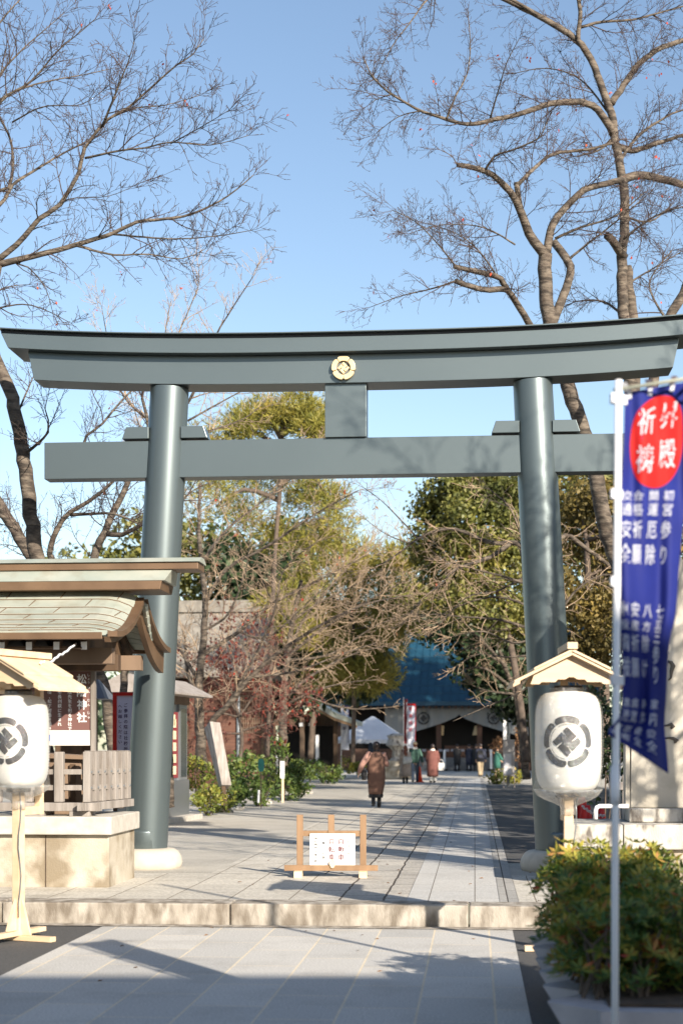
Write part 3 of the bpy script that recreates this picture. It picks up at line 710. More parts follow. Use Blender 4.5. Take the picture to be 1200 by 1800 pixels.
pav = thing('board_pavilion', 'roofed shrine board pavilion with curved green copper roof', 'pavilion', W(0, 0, 0), -A)
VR = 17.30; ze, zr2 = 2.86, 3.42
def slope(t):
    """t 0 at the top .. 1 at the eave: (distance from ridge line, z)"""
    return .10 + 1.22 * t, zr2 + (ze - zr2) * (t ** .82) - .07 * math.sin(math.pi * t)
UE = -3.70
def gu(t):   # gable edge of the slope: wider at the eave, tucked in with a rounded shoulder
    return -3.60 - .13 * t - .0 * t
def vdrop(u_, t):
    e = (gu(t) - u_); return -.16 * (1 - e / .42) ** 2.2 * (1 - t) ** .7 if e < .42 else 0.
for sg in (-1, 1):
    rm = MB(); rows = 8; st = 4
    # stepped courses of copper sheet
    rings = []
    for r in range(rows):
        for q in range(st + 1):
            t = (r + q / st) / rows; dd, z = slope(t); lift = .016 * (1 - q / st) * 0 + .014 * (q / st)
            rings.append((dd, z + lift, t))
    vs = []; nU = 46
    for (dd, z, t) in rings:
        for i in range(nU + 1):
            q = i / nU; u_ = -9.0 + (gu(t) + 9.0) * q
            drop = vdrop(u_, t)
            vs.append((u_, VR + sg * (dd + (.0 if e > .3 else .0)), z + drop))
    m_ = nU + 1
    fs = [(a*m_+i, a*m_+i+1, (a+1)*m_+i+1, (a+1)*m_+i) for a in range(len(rings) - 1) for i in range(nU)]
    if sg > 0: fs = [tuple(reversed(f)) for f in fs]
    sl = rm.add(vs, [tuple(reversed(f)) for f in fs]).build('roof_slope', M['copper'], pav, smooth=False)
    so = sl.modifiers.new('thick', 'SOLIDIFY'); so.thickness = .05; so.offset = -1
    # standing joints between sheets
    jn = MB(); random.seed(4)
    for r in range(rows):
        for c_ in range(12):
            u_ = -3.85 - c_ * .62 - (.31 if r % 2 else 0) + rnd(-.03, .03)
            t0, t1 = (r + .03) / rows, (r + .99) / rows
            a, b = slope(t0), slope(t1)
            jn.beam((u_ + .04, VR + sg * a[0], a[1] + .002 + vdrop(u_ + .04, t0)), (u_, VR + sg * b[0], b[1] + .014 + vdrop(u_, t1)), .006, .008)
    cl2 = MB()
    for r in range(1, rows):
        t = r / rows; dd, z = slope(t); us = [-9 + (gu(t) + 9) * i / 46 for i in range(47)]
        cl2.tube([(u_, VR + sg * (dd + .002), z + .001 + vdrop(u_, t)) for u_ in us], .0065, 5)
    cl2.build('course_edges', M['copper_brown'], sl)
    jn.build('sheet_seams', M['copper_brown'], sl)
    dd, z = slope(1.0)
    MB().span((-9, VR + sg * (dd - .09), z - .075), (gu(1) - .05, VR + sg * (dd + .012), z - .004)).build('fascia', M['copper_brown'], sl, bevel=.005)
    # bargeboard following the gable edge
    outer = []; inner = []
    for i in range(15):
        t = i / 14; dd, z = slope(t); dd2 = dd + (.10 if t == 1 else 0)
        outer.append((VR + sg * dd2, z - .06 - .10 * (1 - t))); inner.append((VR + sg * dd2 * .97, z - (.11 if sg < 0 else .30) - .10 * (1 - t) * (sg < 0)))
    pr = outer + inner[::-1]
    MB().prism(pr, lambda p, s: Vector((-3.74 if s == 0 else -3.68, p[0], p[1]))).build('bargeboard', M['copper_brown'], pav, recalc=True)
    pr2 = [(p[0], p[1] + .06) for p in outer] + [(p[0], p[1] + .003) for p in outer[::-1]]
    MB().prism(pr2, lambda p, s: Vector((-3.70 if s == 0 else -3.60, p[0], p[1]))).build('verge_strip', M['copper_brown'], pav, recalc=True)
    sfm = MB(); sp2 = [slope(i / 8) for i in range(9)]
    sfm.add([(-9, VR + sg * d_ * .985, z_ - .075) for d_, z_ in sp2] + [(-3.98, VR + sg * d_ * .985, z_ - .075) for d_, z_ in sp2], [(i, i + 1, i + 10, i + 9) for i in range(8)])
    sfm.build('eave_boards', M['wood_dark'], pav)
    # rafters under the eave, with white painted ends
    rf = MB(); re_ = MB()
    for c_ in range(14):
        u_ = -4.02 - c_ * .29
        rf.beam((u_, VR + sg * .12, zr2 - .16), (u_, VR + sg * 1.10, ze - .12), .055, .075)
        re_.box((u_, VR + sg * 1.112, ze - .128), (.06, .012, .08))
    rf.build('rafters', M['wood_dark'], pav); re_.build('rafter_ends', M['white_paint'], pav)
# ridge: two stepped tiers and a cap
MB().loft([[(-9, VR - .34, zr2 - .035), (-3.38, VR - .34, zr2 - .035), (-3.38, VR + .34, zr2 - .035), (-9, VR + .34, zr2 - .035)], [(-9, VR - .34, zr2 + .06), (-3.36, VR - .34, zr2 + .06), (-3.36, VR + .34, zr2 + .06), (-9, VR + .34, zr2 + .06)]]).build('ridge_band', M['copper_brown'], pav, bevel=.006)
MB().loft([[(-9, VR - .345, zr2 + .062), (-3.33, VR - .345, zr2 + .062), (-3.33, VR + .345, zr2 + .062), (-9, VR + .345, zr2 + .062)], [(-9, VR - .17, zr2 + .195), (-3.28, VR - .17, zr2 + .195), (-3.28, VR + .17, zr2 + .195), (-9, VR + .17, zr2 + .195)]]).build('ridge_skirt', M['copper'], pav, bevel=.004)
MB().span((-9, VR - .20, zr2 + .197), (-2.99, VR + .20, zr2 + .275)).build('ridge_beam', M['copper_brown'], pav, bevel=.006)
MB().loft([[(-9, VR - .225, zr2 + .277), (-2.97, VR - .225, zr2 + .277), (-2.97, VR + .225, zr2 + .277), (-9, VR + .225, zr2 + .277)], [(-9, VR - .09, zr2 + .335), (-2.97, VR - .09, zr2 + .335), (-2.97, VR + .09, zr2 + .335), (-9, VR + .09, zr2 + .335)]]).build('ridge_cap', M['copper'], pav)
# gable wall, purlins, posts
gwp = [(VR + q * slope(i / 6)[0] * .9, slope(i / 6)[1] - .16) for q, rng_ in ((-1, range(6, -1, -1)), (1, range(0, 7))) for i in rng_]
MB().prism(gwp, lambda p, s: Vector((-4.10 if s == 0 else -4.04, p[0], p[1]))).build('gable_wall', M['wood_dark'], pav, recalc=True)
for v_ in (VR - .72, VR + .72):
    MB().span((-9, v_ - .07, ze - .30), (-3.80, v_ + .07, ze - .13)).build('purlin', M['wood_mid'], pav, bevel=.005)
MB().span((-9, VR - .08, ze - .34), (-3.9, VR + .08, ze - .16)).build('purlin', M['wood_dark'], pav, bevel=.005)
MB().span((-9.0, VR - 1.0, ze - .145), (-4.1, VR + 1.0, ze - .125)).build('soffit', M['wood_dark'], pav)
for u_ in (-4.34, -6.6): MB().span((u_ - .06, VR + .28, ZB - .02), (u_ + .06, VR + .40, ze - .15)).build('post', M['wood_dark'], pav, bevel=.006)
# descriptive board
brd = thing('shrine_board', 'brown information board with white shrine name hanging below the copper roof', 'board', W(0, 0, 0), -A)
u1b, u0b = -4.25, -5.42; vb = 17.42
zt_, zb_, zs_ = 2.80, 1.872, 1.70
pnl = MB().span((u0b, vb, zb_), (u1b, vb + .04, zt_)).build('panel', M['brown_board'], brd)
st_ = MB().span((u0b, vb - .002, zs_), (u1b, vb + .042, zb_ - .002)).build('footer_strip', M['strip_white'], brd)
MB().span((u1b + .004, vb - .02, 1.55), (u1b + .05, vb + .06, 2.85)).build('post', M['wood_grey'], brd)
fb = lambda x, y: Vector((u1b + x, vb - .004, y))
t_ = MB()
column(t_, '松陰神社', -.10, 2.495, .115, fb, 1.24, .02)
column(t_, 'しょう', -.022, 2.50, .034, fb, 1.25, .01); column(t_, 'いん', -.022, 2.36, .034, fb, 1.3, .01); column(t_, 'じん', -.022, 2.22, .034, fb, 1.5, .01); column(t_, 'じゃ', -.022, 2.08, .034, fb, 1.5, .01)
body = ['吉田松陰先生を祀る神社であり', '天保元年長州萩に生まれ', '安政の頃、松下村塾を開き', '教育者として知られる', '明治十五年門下の人々が', '墓畔に社を築き', '神霊を祀る']
for i, s_ in enumerate(body):
    column(t_, s_, -.235 - i * .115, 2.47, .048, fb, 1.06, .012)
t_.build('lettering', M['white_paint'], pnl)
bg_ = MB().span((u1b - .60, vb - .008, 1.752), (u1b - .455, vb - .004, 1.82)).build('badge', M['blue_badge'], st_)
t_ = MB()
for r_, s_ in enumerate(['この案内板は地域の皆様の', '協力により設置しました']):
    for i, ch in enumerate(s_):
        vs, fs = glyph(ch, .01); t_.add([fb(-.42 + i * .034 + a * .032, 1.80 - r_ * .04 + b * .032) + Vector((0, -.002, 0)) for a, b in vs], fs)
t_.build('lettering', M['white_panel'], st_)

# ---------------------------------------------------------------- red framed welcome sign behind the fence
rs = thing('welcome_sign', 'white upright sign in a red frame between the pavilion and the torii column', 'sign', (*P(212, 1312, 20.4).xy, UP), -A)
k = 20.4 / F
def sx(px): return (px - 212) * k
def sz(py): return ZC + (HZ - py) * k - UP
sp_ = MB().span((sx(206), -.01, sz(1330)), (sx(246), .02, sz(1223))).build('panel', mat('lilac_panel', (.62, .60, .74), .5), rs)
for a, b in (((199, 1335), (206, 1217)), ((246, 1335), (252, 1217)), ((206, 1223), (246, 1217))):
    MB().span((sx(a[0]), -.03, sz(a[1])), (sx(b[0]), .04, sz(b[1]))).build('frame_bar', M['red_lac'], rs, bevel=.003)
MB().span((sx(199), 0, 0), (sx(206), .03, sz(1335))).build('leg', M['wood_dark'], rs)
MB().span((sx(246), 0, 0), (sx(252), .03, sz(1335))).build('leg', M['wood_dark'], rs)
t_ = MB(); fr = lambda x, y: Vector((x, -.014, y))
column(t_, 'へお越しください', sx(212), sz(1238), 7 * k, fr, 1.28, .012)
column(t_, 'ご参拝の際は社務所', sx(222), sz(1236), 7.5 * k, fr, 1.28, .012)
t_.build('lettering', M['ink_purple'], sp_)
# small dark roofed board behind
dr = thing('roofed_noticeboard', 'small dark roofed noticeboard partly hidden behind the shrine board', 'noticeboard', (*P(168, 1312, 22).xy, UP), -A)
k2 = 22 / F
MB().loft([[(-.45, -.35, 2.15), (.22, -.35, 2.15), (.22, .35, 2.15), (-.45, .35, 2.15)], [(-.45, -.05, 2.5), (.05, -.05, 2.42), (.05, .05, 2.42), (-.45, .05, 2.5)]]).build('roof', mat('slate_roof', (.10, .11, .13), .5), dr)
MB().span((-.12, -.06, 0), (0.02, .06, 2.15)).build('post', M['wood_dark'], dr); MB().span((-.55, -.06, 0), (-.43, .06, 2.15)).build('post', M['wood_dark'], dr)
MB().span((-.43, -.03, .9), (-.12, .03, 1.95)).build('board', M['wood_dark'], dr)

# ---------------------------------------------------------------- glazed notice case right of the left column
nd = 33.0
nc = thing('notice_case', 'glazed steel notice case with timber roof behind the left torii column', 'notice case', (*P(333, 1312, nd).xy, UP), R(80))
k = nd / F
# local x runs along the path towards the far end at x = 0; the front faces the path
Wn = 3.4
zt_, zmid, zb_ = ZC + (HZ - 1240) * k - UP, ZC + (HZ - 1370) * k - UP, .10
MB().span((-Wn, 0, zb_), (0, .45, zmid)).build('base_cabinet', M['steel_dark'], nc, bevel=.006)
MB().span((-Wn, .03, zmid), (-.06, .42, zt_)).build('case', M['steel'], nc, bevel=.005)
MB().span((-Wn + .03, .015, zmid + .05), (-.80, .028, zt_ - .16)).build('cloth_lining', M['maroon_cloth'], nc)
MB().span((-.64, .018, zmid + .06), (-.14, .028, zt_ - .08)).build('side_pane', M['glass_dark'], nc)
pp = MB()
for i in range(5): pp.span((-1.16, .008, zmid + .12 + i * .235), (-.95, .014, zmid + .29 + i * .235))
for i in range(9): pp.span((-3.2 + i * .25, .008, zt_ - .44), (-3.02 + i * .25, .014, zt_ - .21))
pp.span((-3.2, .007, zmid + .08), (-1.28, .014, zt_ - .52))
pp.build('papers', M['cream_paper'], nc)
MB().span((-.78, -.01, zmid), (-.68, .05, zt_)).build('mullion', M['steel'], nc)
MB().span((-Wn, -.02, zt_), (-.05, .44, zt_ + .17)).build('timber_header', M['wood_mid'], nc, bevel=.004)
MB().loft([[(-Wn - .2, -.42, zt_ + .16), (.30, -.42, zt_ + .16), (.30, .9, zt_ + .16), (-Wn - .2, .9, zt_ + .16)], [(-Wn - .2, -.42, zt_ + .20), (.30, -.42, zt_ + .20), (.30, .9, zt_ + .20), (-Wn - .2, .9, zt_ + .20)],
           [(-Wn - .2, .15, zt_ + .50), (.26, .15, zt_ + .50), (.26, .32, zt_ + .50), (-Wn - .2, .32, zt_ + .50)]]).build('roof', mat('weathered_roof_boards', (.33, .30, .28), .8, (.24, .21, .19), 8), nc)
MB().span((-Wn - .1, -.22, -.02), (.25, .65, .10)).build('kerb_block', M['stone_cap'], nc, bevel=.01)

# ---------------------------------------------------------------- stone name pillar on its stepped base at the right
mo = thing('stone_pillar', 'tall pale stone name pillar with carved brush strokes behind the blue banner', 'stone pillar', W(0, 0, UP), -A)
md = 17.6; pm = P(1107, 1312, md); mu, mv = UV_(pm)
zpt = ZC + (HZ - 985) * md / F - UP; zp0 = ZC + (HZ - 1420) * md / F - UP
MB().loft([[(mu, mv, zp0), (mu + .62, mv, zp0), (mu + .62, mv + .42, zp0), (mu, mv + .42, zp0)], [(mu + .03, mv + .01, zpt), (mu + .58, mv + .01, zpt), (mu + .58, mv + .40, zpt), (mu + .03, mv + .40, zpt)],
           [(mu + .10, mv + .08, zpt + .13), (mu + .50, mv + .08, zpt + .13), (mu + .50, mv + .32, zpt + .13), (mu + .10, mv + .32, zpt + .13)]]).build('shaft', M['monument'], mo, bevel=.012)
MB().span((mu - .05, mv + .015, zp0), (mu - .004, mv + .3, zpt - .3)).build('side_strip', M['monument'], mo)
st_ = MB()
def stroke(pts, r): st_.tube([Vector((mu + (px - 1107) * md / F, mv - .004, ZC + (HZ - py) * md / F - UP)) for px, py in pts], r, 8)
stroke([(1172, 1163), (1178, 1165), (1181, 1171), (1178, 1180), (1177, 1192), (1173, 1196)], [.012, .02, .028, .02, .012, .006])
stroke([(1165, 1276), (1172, 1275), (1178, 1273), (1181, 1277), (1177, 1281)], [.008, .012, .02, .026, .012])
stroke([(1166, 1298), (1174, 1297), (1181, 1298), (1187, 1302), (1183, 1306)], [.010, .012, .018, .028, .012])
st_.build('carved_strokes', mat('stroke_paint', (.10, .085, .07), .6), mo, smooth=True)
base = MB(); zA, zB2 = ZC + (HZ - 1420) * (md - .15) / F - UP, ZC + (HZ - 1448) * (md - .5) / F - UP
MB().span((mu - .03, mv - .18, zB2), (mu + 1.3, mv + .7, zp0 - .002)).build('upper_step', M['stained_stone'], mo, bevel=.015)
mu0 = UV_(P(1003, 1312, 17.0))[0]
MB().span((mu0, mv - .62, zB2 - .27), (mu0 + .55, mv + .75, zB2 - .003)).build('base_slab', M['stained_stone'], mo, bevel=.015)
MB().span((mu0 + .558, mv - .62, zB2 - .27), (mu0 + 2.6, mv + .75, zB2 - .003)).build('base_slab', M['stained_stone'], mo, bevel=.015)
MB().span((mu0 + .06, mv - .54, -.02), (mu0 + 2.5, mv + .9, zB2 - .273)).build('plinth', M['stone'], mo, bevel=.01)
# cones and pipe on the slab
def cone(name, label, loc, s, m, grp=None):
    t = thing(name, label, 'traffic cone', loc, 0, grp)
    MB().lathe([(.135 * s, .045 * s), (.04 * s, .66 * s), (.03 * s, .70 * s)], (0, 0, 0), 20).build('body', m, t, smooth=True)
    MB().box((0, 0, .02 * s), (.38 * s, .38 * s, .04 * s)).build('base', m, t, bevel=.01)
    return t
cz = UP + zB2 - .003
cz = UP
q = P(1022, 1312, 19.3); cone('traffic_cone', 'taller red traffic cone behind the stone slab nearest the lantern post', (q.x, q.y, cz), 1.27, M['cone_red'], 'red cones behind the stone slab')
q = P(1031, 1312, 19.0); cone('traffic_cone', 'red traffic cone with knotted rope in front of the taller cone', (q.x, q.y, cz), 1.14, M['cone_red'], 'red cones behind the stone slab')
q = P(1056, 1312, 19.1); cone('traffic_cone', 'red traffic cone below the bent white pipe beside the stone pillar', (q.x, q.y, cz), 1.08, M['cone_red'], 'red cones behind the stone slab')
rp = MB(); pa, pb2 = P(1022, 1417, 18.75), P(1062, 1434, 18.85)
rp.tube([pa + (pb2 - pa) * t + Vector((0, 0, -.03 * math.sin(math.pi * t) + .012 * math.sin(t * 40))) for t in [i / 20 for i in range(21)]], .014, 6)
tag(rp.build('rope', mat('pinkish_rope', (.55, .45, .45), .8)), 'frayed pale rope tied between the red traffic cones', 'rope')
pi_ = MB(); pi_.tube([P(1046, 1440, 17.15), P(1046, 1424, 17.15), P(1048, 1419, 17.15), P(1053, 1417, 17.15), P(1080, 1417, 17.15), P(1104, 1417, 17.15)], .024, 10)
tag(pi_.build('white_pipe', M['white_paint'], smooth=True), 'bent white pipe rail lying over the stone slab', 'pipe')
wf2 = thing('timber_fence', 'pale timber post and rail fence between the dark hedge and stone pillar', 'fence', (*P(1093, 1312, 19.2).xy, UP), -A)
k = 19.2 / F
MB().span((.0, -.03, 0), (.04, .03, ZC + (HZ - 1362) * k - UP)).build('post', M['wood_grey'], wf2); MB().span((-.12, -.05, ZC + (HZ - 1388) * k - UP), (.14, -.032, ZC + (HZ - 1374) * k - UP)).build('rail', M['wood_grey'], wf2)

# ---------------------------------------------------------------- foliage builders
def leaf_quad(mb, c, n, up, L, wd, fold=.0):
    s = n.cross(up)
    if s.length < 1e-4: s = n.orthogonal()
    s.normalize(); t = s.cross(n); t.normalize()
    mb.v.extend([c, c + t * L * .45 + s * wd / 2 + n * fold, c + t * L, c + t * L * .45 - s * wd / 2 + n * fold])
    o = len(mb.v) - 4; mb.f.append((o, o + 1, o + 2, o + 3)); mb.m.append(0)
def rv():
    while True:
        v = Vector((rnd(-1, 1), rnd(-1, 1), rnd(-1, 1)))
        if .05 < v.length < 1: return v.normalized()
def crown(mb, clumps, dens, L, wd, spiky=0., inner=.35):
    """clumps: (centre, radii). leaves near the clump shells and some inside"""
    for c, rad in clumps:
        rad = Vector(rad) if hasattr(rad, '__len__') else Vector((rad,) * 3)
        area = (rad.x * rad.y + rad.y * rad.z + rad.x * rad.z) / 3
        for _ in range(int(dens * area)):
            d = rv(); q = 1 - abs(random.gauss(0, inner)) ; q = max(.1, q + rnd(-.1, .16))
            p = c + Vector((d.x * rad.x, d.y * rad.y, d.z * rad.z)) * q
            n = (d + rv() * .9).normalized()
            sz_ = rnd(.6, 1.3)
            if spiky:
                for _k in range(4):
                    leaf_quad(mb, p, rv(), (d + Vector((0, 0, .5)) + rv() * .8).normalized(), L * sz_, wd)
            else: leaf_quad(mb, p, n, rv(), L * sz_, wd * sz_)
def clumpy(c, rad, n, rmin, rmax, flat=.8):
    """break one ellipsoid into many smaller clumps on and in it"""
    out = []; rad = Vector(rad)
    for _ in range(n):
        d = rv(); q = rnd(.55, 1.0)
        p = c + Vector((d.x * rad.x, d.y * rad.y, d.z * rad.z)) * q; r = rnd(rmin, rmax)
        out.append((p, (r, r, r * flat)))
    return out

# ---------------------------------------------------------------- bare trees
def sides_for(r): return 10 if r > .07 else 7 if r > .03 else 5 if r > .012 else 3
def smooth_poly(pts, rad, step):
    """Catmull-Rom through traced points"""
    out, ro = [], []; n = len(pts)
    for i in range(n - 1):
        p0, p1, p2, p3 = pts[max(i-1, 0)], pts[i], pts[i+1], pts[min(i+2, n-1)]
        m = max(1, int((p2 - p1).length / step))
        for j in range(m):
            t = j / m; t2, t3 = t*t, t*t*t
            out.append(.5 * ((2*p1) + (p2-p0)*t + (2*p0-5*p1+4*p2-p3)*t2 + (3*p1-p0-3*p2+p3)*t3)); ro.append(rad[i] + (rad[i+1] - rad[i]) * t)
    out.append(pts[-1]); ro.append(rad[-1]); return out, ro
class Tree:
    def __init__(s, d, leafp=0., twig_len=1., dens=1., up=.25, rmin=.0028, rng=1, zmin=.4):
        s.d = d; s.thick = MB(); s.twig = MB(); s.lv = MB(); s.nodes = []; s.leafp = leafp; s.tl = twig_len; s.dens = dens; s.up = up; s.rmin = rmin
        random.seed(rng); s.leafpts = []; s.zmin = zmin
    def limb(s, tr, r0, r1, dd=None, twigs=True, t0=.12, dens=1., tl=1., base=False):
        """tr: traced photo points; r0, r1 radii in photo pixels"""
        x0, y0 = tr[0]; dp = s.d
        if s.nodes and not base:
            bst = min(s.nodes, key=lambda q: (q[0]-x0)**2 + (q[1]-y0)**2); dp = bst[2]
        tot = sum(math.hypot(b[0]-a[0], b[1]-a[1]) for a, b in zip(tr, tr[1:])); acc = 0
        if dd is None: dd = rnd(-1, 1) * min(2.4, tot / 150)
        pts, rad = [], []
        for i, (px, py) in enumerate(tr):
            if i: acc += math.hypot(px - tr[i-1][0], py - tr[i-1][1])
            q = acc / max(tot, 1); dpi = dp + dd * q
            pts.append(P(px, py, dpi)); rad.append((r0 + (r1 - r0) * q ** .8) * .86 * s.d / F); s.nodes.append((px, py, dpi))
        pts, rad = smooth_poly(pts, rad, .12)
        for i in range(1, len(pts) - 1):
            pts[i] = pts[i] + rv() * rad[i] * .18
        s.thick.tube(pts, rad, sides_for(max(rad)))
        if twigs: s.sprout(pts, rad, 0, t0, dens, tl)
    def free(s, pts, r0, r1, twigs=True, t0=.12, dens=1., tl=1.):
        n = len(pts); rad = [r0 + (r1 - r0) * i / (n - 1) for i in range(n)]
        pts, rad = smooth_poly([Vector(p) for p in pts], rad, .15); s.thick.tube(pts, rad, sides_for(r0))
        if twigs: s.sprout(pts, rad, 0, t0, dens, tl)
    def sprout(s, pts, rad, lev, t0, dens, tl):
        sp = (.105, .095, .085)[lev] / (dens * s.dens); acc = rnd(0, sp); n = len(pts)
        total = sum((pts[i+1] - pts[i]).length for i in range(n-1)); run = 0
        for i in range(n - 1):
            seg = pts[i+1] - pts[i]; L = seg.length
            if L < 1e-6: continue
            run += L; acc += L
            t = run / total
            while acc > sp:
                acc -= sp * rnd(.6, 1.4)
                if t < t0: continue
                tan = seg.normalized(); ax = tan.cross(rv())
                if ax.length < .05: continue
                ax.normalize(); dr = Quaternion(ax, R(rnd(28, 68))) @ tan
                dr.z += s.up * rnd(0, 1)
                dr.normalize()
                ln = ((.35, 1.25), (.16, .52), (.05, .18))[lev]
                ln = rnd(*ln) * s.tl * tl * (1.05 - .45 * t)
                r = min(rad[i] * .62, .0035 + .0075 * ln)
                s.shoot(pts[i] + seg * rnd(0, 1), dr, ln, r, lev + 1, dens, tl)
        # tip
        if lev == 0 and rad[-1] < .03:
            tan = (pts[-1] - pts[-2]).normalized()
            for _ in range(3): s.shoot(pts[-1], (tan + rv() * .5).normalized(), rnd(.3, .8) * s.tl * tl, rad[-1] * .6, 1, dens, tl)
    def shoot(s, p, d, L, r, lev, dens, tl):
        n = max(2, min(7, int(L / (.13 if lev < 3 else .08)) + 1)); st = L / n; pts = [p]; rad = [max(r, s.rmin)]
        d = d.copy(); cv = rv() * .12
        for i in range(n):
            d = d + rv() * .17 + cv; d.z += s.up * .10; d.normalize()
            p = p + d * st
            if p.z < s.zmin: break
            pts.append(p); rad.append(max(s.rmin, r * (1 - .8 * (i + 1) / n)))
        if len(pts) < 2: return
        s.twig.tube(pts, rad, 4 if r > .008 else 3, cap=False)
        if s.leafp and lev >= 2 and random.random() < s.leafp: s.leafpts.append(pts[-1])
        if lev < 3: s.sprout(pts, rad, lev, .2, dens, tl)
    def done(s, name, label, bark='bark', twig='twig', leaf=None, lsize=.06, grp=None, cat='bare tree', shade=None):
        b = s.thick.v[0] if s.thick.v else Vector()
        t = thing(name, label, cat, (0, 0, 0), 0, grp)
        s.thick.build('trunk', M[bark], t, smooth=True)
        if s.twig.v: s.twig.build('twigs', M[twig], t, smooth=True)
        if leaf and s.leafpts:
            m = MB()
            for p in s.leafpts:
                for _ in range(random.choice((1, 1, 2, 3))): leaf_quad(m, p + rv() * .03, rv(), Vector((rnd(-.5, .5), rnd(-.5, .5), -1)).normalized(), lsize * rnd(.7, 1.3), lsize * .6)
            m.build('leaves', M[leaf], t)
        return t
def offs(tr, dx=0, dy=0): return [(x + dx, y + dy) for x, y in tr]

GT = 'bare cherry trees around the gate'
# big cherry at the left edge
T = Tree(21.0, .003, .78, .95, .3, rng=21)
T.limb([(84, 1500), (72, 1150), (64, 980), (48, 860), (38, 780), (22, 700), (-2, 645), (-20, 580), (-18, 520), (-6, 466)], 21, 12, 0, False)
T.limb([(-6, 466), (40, 455), (100, 440), (200, 410), (240, 390), (290, 385), (340, 375), (400, 345), (445, 308)], 7.5, 1.0, .4)
T.limb([(135, 432), (200, 448), (260, 447), (320, 455), (360, 438)], 3, .8)
T.limb([(200, 412), (300, 420), (380, 415), (442, 405)], 2.4, .7)
T.limb([(-4, 458), (30, 430), (70, 385), (105, 360), (140, 300), (150, 260), (190, 210), (225, 190), (270, 150), (310, 115), (340, 95), (358, 68)], 6.5, .9, -.8)
T.limb([(180, 222), (205, 160), (225, 110), (236, 73)], 3, .7)
T.limb([(150, 278), (210, 265), (255, 260), (300, 250), (370, 255), (437, 238)], 2.6, .6)
T.limb([(300, 252), (345, 228), (402, 194)], 1.8, .6); T.limb([(195, 207), (240, 190), (290, 185), (350, 168)], 2, .6)
T.limb([(70, 385), (120, 350), (190, 345), (250, 320)], 1.6, .5)
T.limb([(-8, 470), (-34, 380), (-38, 250), (-30, 100), (-18, -40)], 9, 4, .6)
T.limb([(-34, 390), (10, 350), (22, 325), (60, 300), (120, 265), (165, 243)], 5, 1.2, 1.)
T.limb([(-36, 330), (15, 330), (22, 259), (0, 206), (-20, 170)], 4, 2)
T.limb([(-36, 250), (0, 180), (56, 142), (101, 90), (142, 56), (167, 34)], 4, .8)
T.limb([(-36, 230), (0, 176), (45, 154), (94, 141), (150, 131), (199, 120)], 3.4, .7)
T.limb([(-34, 200), (0, 131), (41, 86), (75, 56), (112, 24)], 3.4, .7)
T.limb([(22, 215), (75, 188), (142, 184), (180, 160)], 2, .6)
T.limb([(-30, 80), (0, 40), (30, 5), (60, -20)], 3, .8)
T.limb([(20, 460), (50, 470), (80, 505), (92, 545)], 2, .6, tl=.7)
T.limb([(-18, 545), (40, 535), (80, 545), (125, 568)], 2.2, .6, tl=.7)
T.limb([(-18, 520), (10, 505), (50, 500)], 2, .6, tl=.7)
T.limb([(42, 800), (85, 760), (80, 720)], 4, 1.2); T.limb([(30, 730), (60, 660)], 3, 1, tl=.8)
T.done('cherry_tree', 'bare cherry tree with limbs sweeping in from the left edge above the gate', leaf='red_leaf', lsize=.05, grp=GT)

# multi stemmed tree behind the pavilion roof
T = Tree(24.5, .004, .9, .9, .3, rng=22)
T.limb([(208, 1420), (190, 1240), (168, 1160), (160, 1060), (155, 1000)], 13, 11, 0, False)
T.limb([(158, 1020), (168, 970), (185, 935), (200, 900), (225, 850), (242, 800), (262, 760), (250, 700)], 10, 3, .4)
T.limb([(186, 938), (215, 940), (250, 922), (300, 900), (330, 870)], 6, 2)
T.limb([(156, 1040), (120, 1010), (88, 975), (110, 915), (140, 890), (170, 872), (205, 840)], 9, 3, -.5)
T.limb([(125, 905), (160, 903), (200, 903), (245, 922)], 4, 1.5)
T.limb([(150, 1080), (80, 1010), (45, 960), (18, 915), (-20, 860)], 15, 11, .3)
T.limb([(60, 980), (30, 930), (0, 905)], 8, 5)
T.limb([(225, 850), (200, 820), (148, 778), (180, 745), (205, 715), (230, 688)], 4, 2, .5)
T.limb([(215, 1400), (216, 1250), (222, 1160), (238, 1080)], 10, 7, .6, False, base=True)
T.done('cherry_tree', 'bare multi stemmed tree rising behind the copper pavilion roof', leaf='red_leaf', grp=GT)

# slender upright tree behind the left column, shoots above the top beam
T = Tree(26.5, .01, .8, .8, .5, rng=23)
T.limb([(300, 1420), (290, 1100), (288, 900), (295, 760)], 9, 5, 0, False)
T.limb([(295, 800), (310, 700), (312, 600), (330, 550), (348, 505), (350, 470)], 4, .8)
T.limb([(296, 760), (340, 690), (375, 600), (400, 555), (445, 486)], 4, .8)
T.limb([(296, 760), (280, 680), (290, 590), (298, 540)], 3, .7); T.limb([(292, 760), (220, 700), (195, 620), (180, 545)], 3, .6)
T.limb([(330, 740), (420, 690), (480, 660)], 2.5, .7)
T.limb([(296, 780), (360, 760), (430, 735), (470, 700)], 3, .8); T.limb([(296, 820), (250, 760), (230, 690)], 3, .8)
T.done('cherry_tree', 'slender pale tree behind the left column with upright shoots above the beam', twig='twig_pale', leaf='red_leaf', grp=GT)

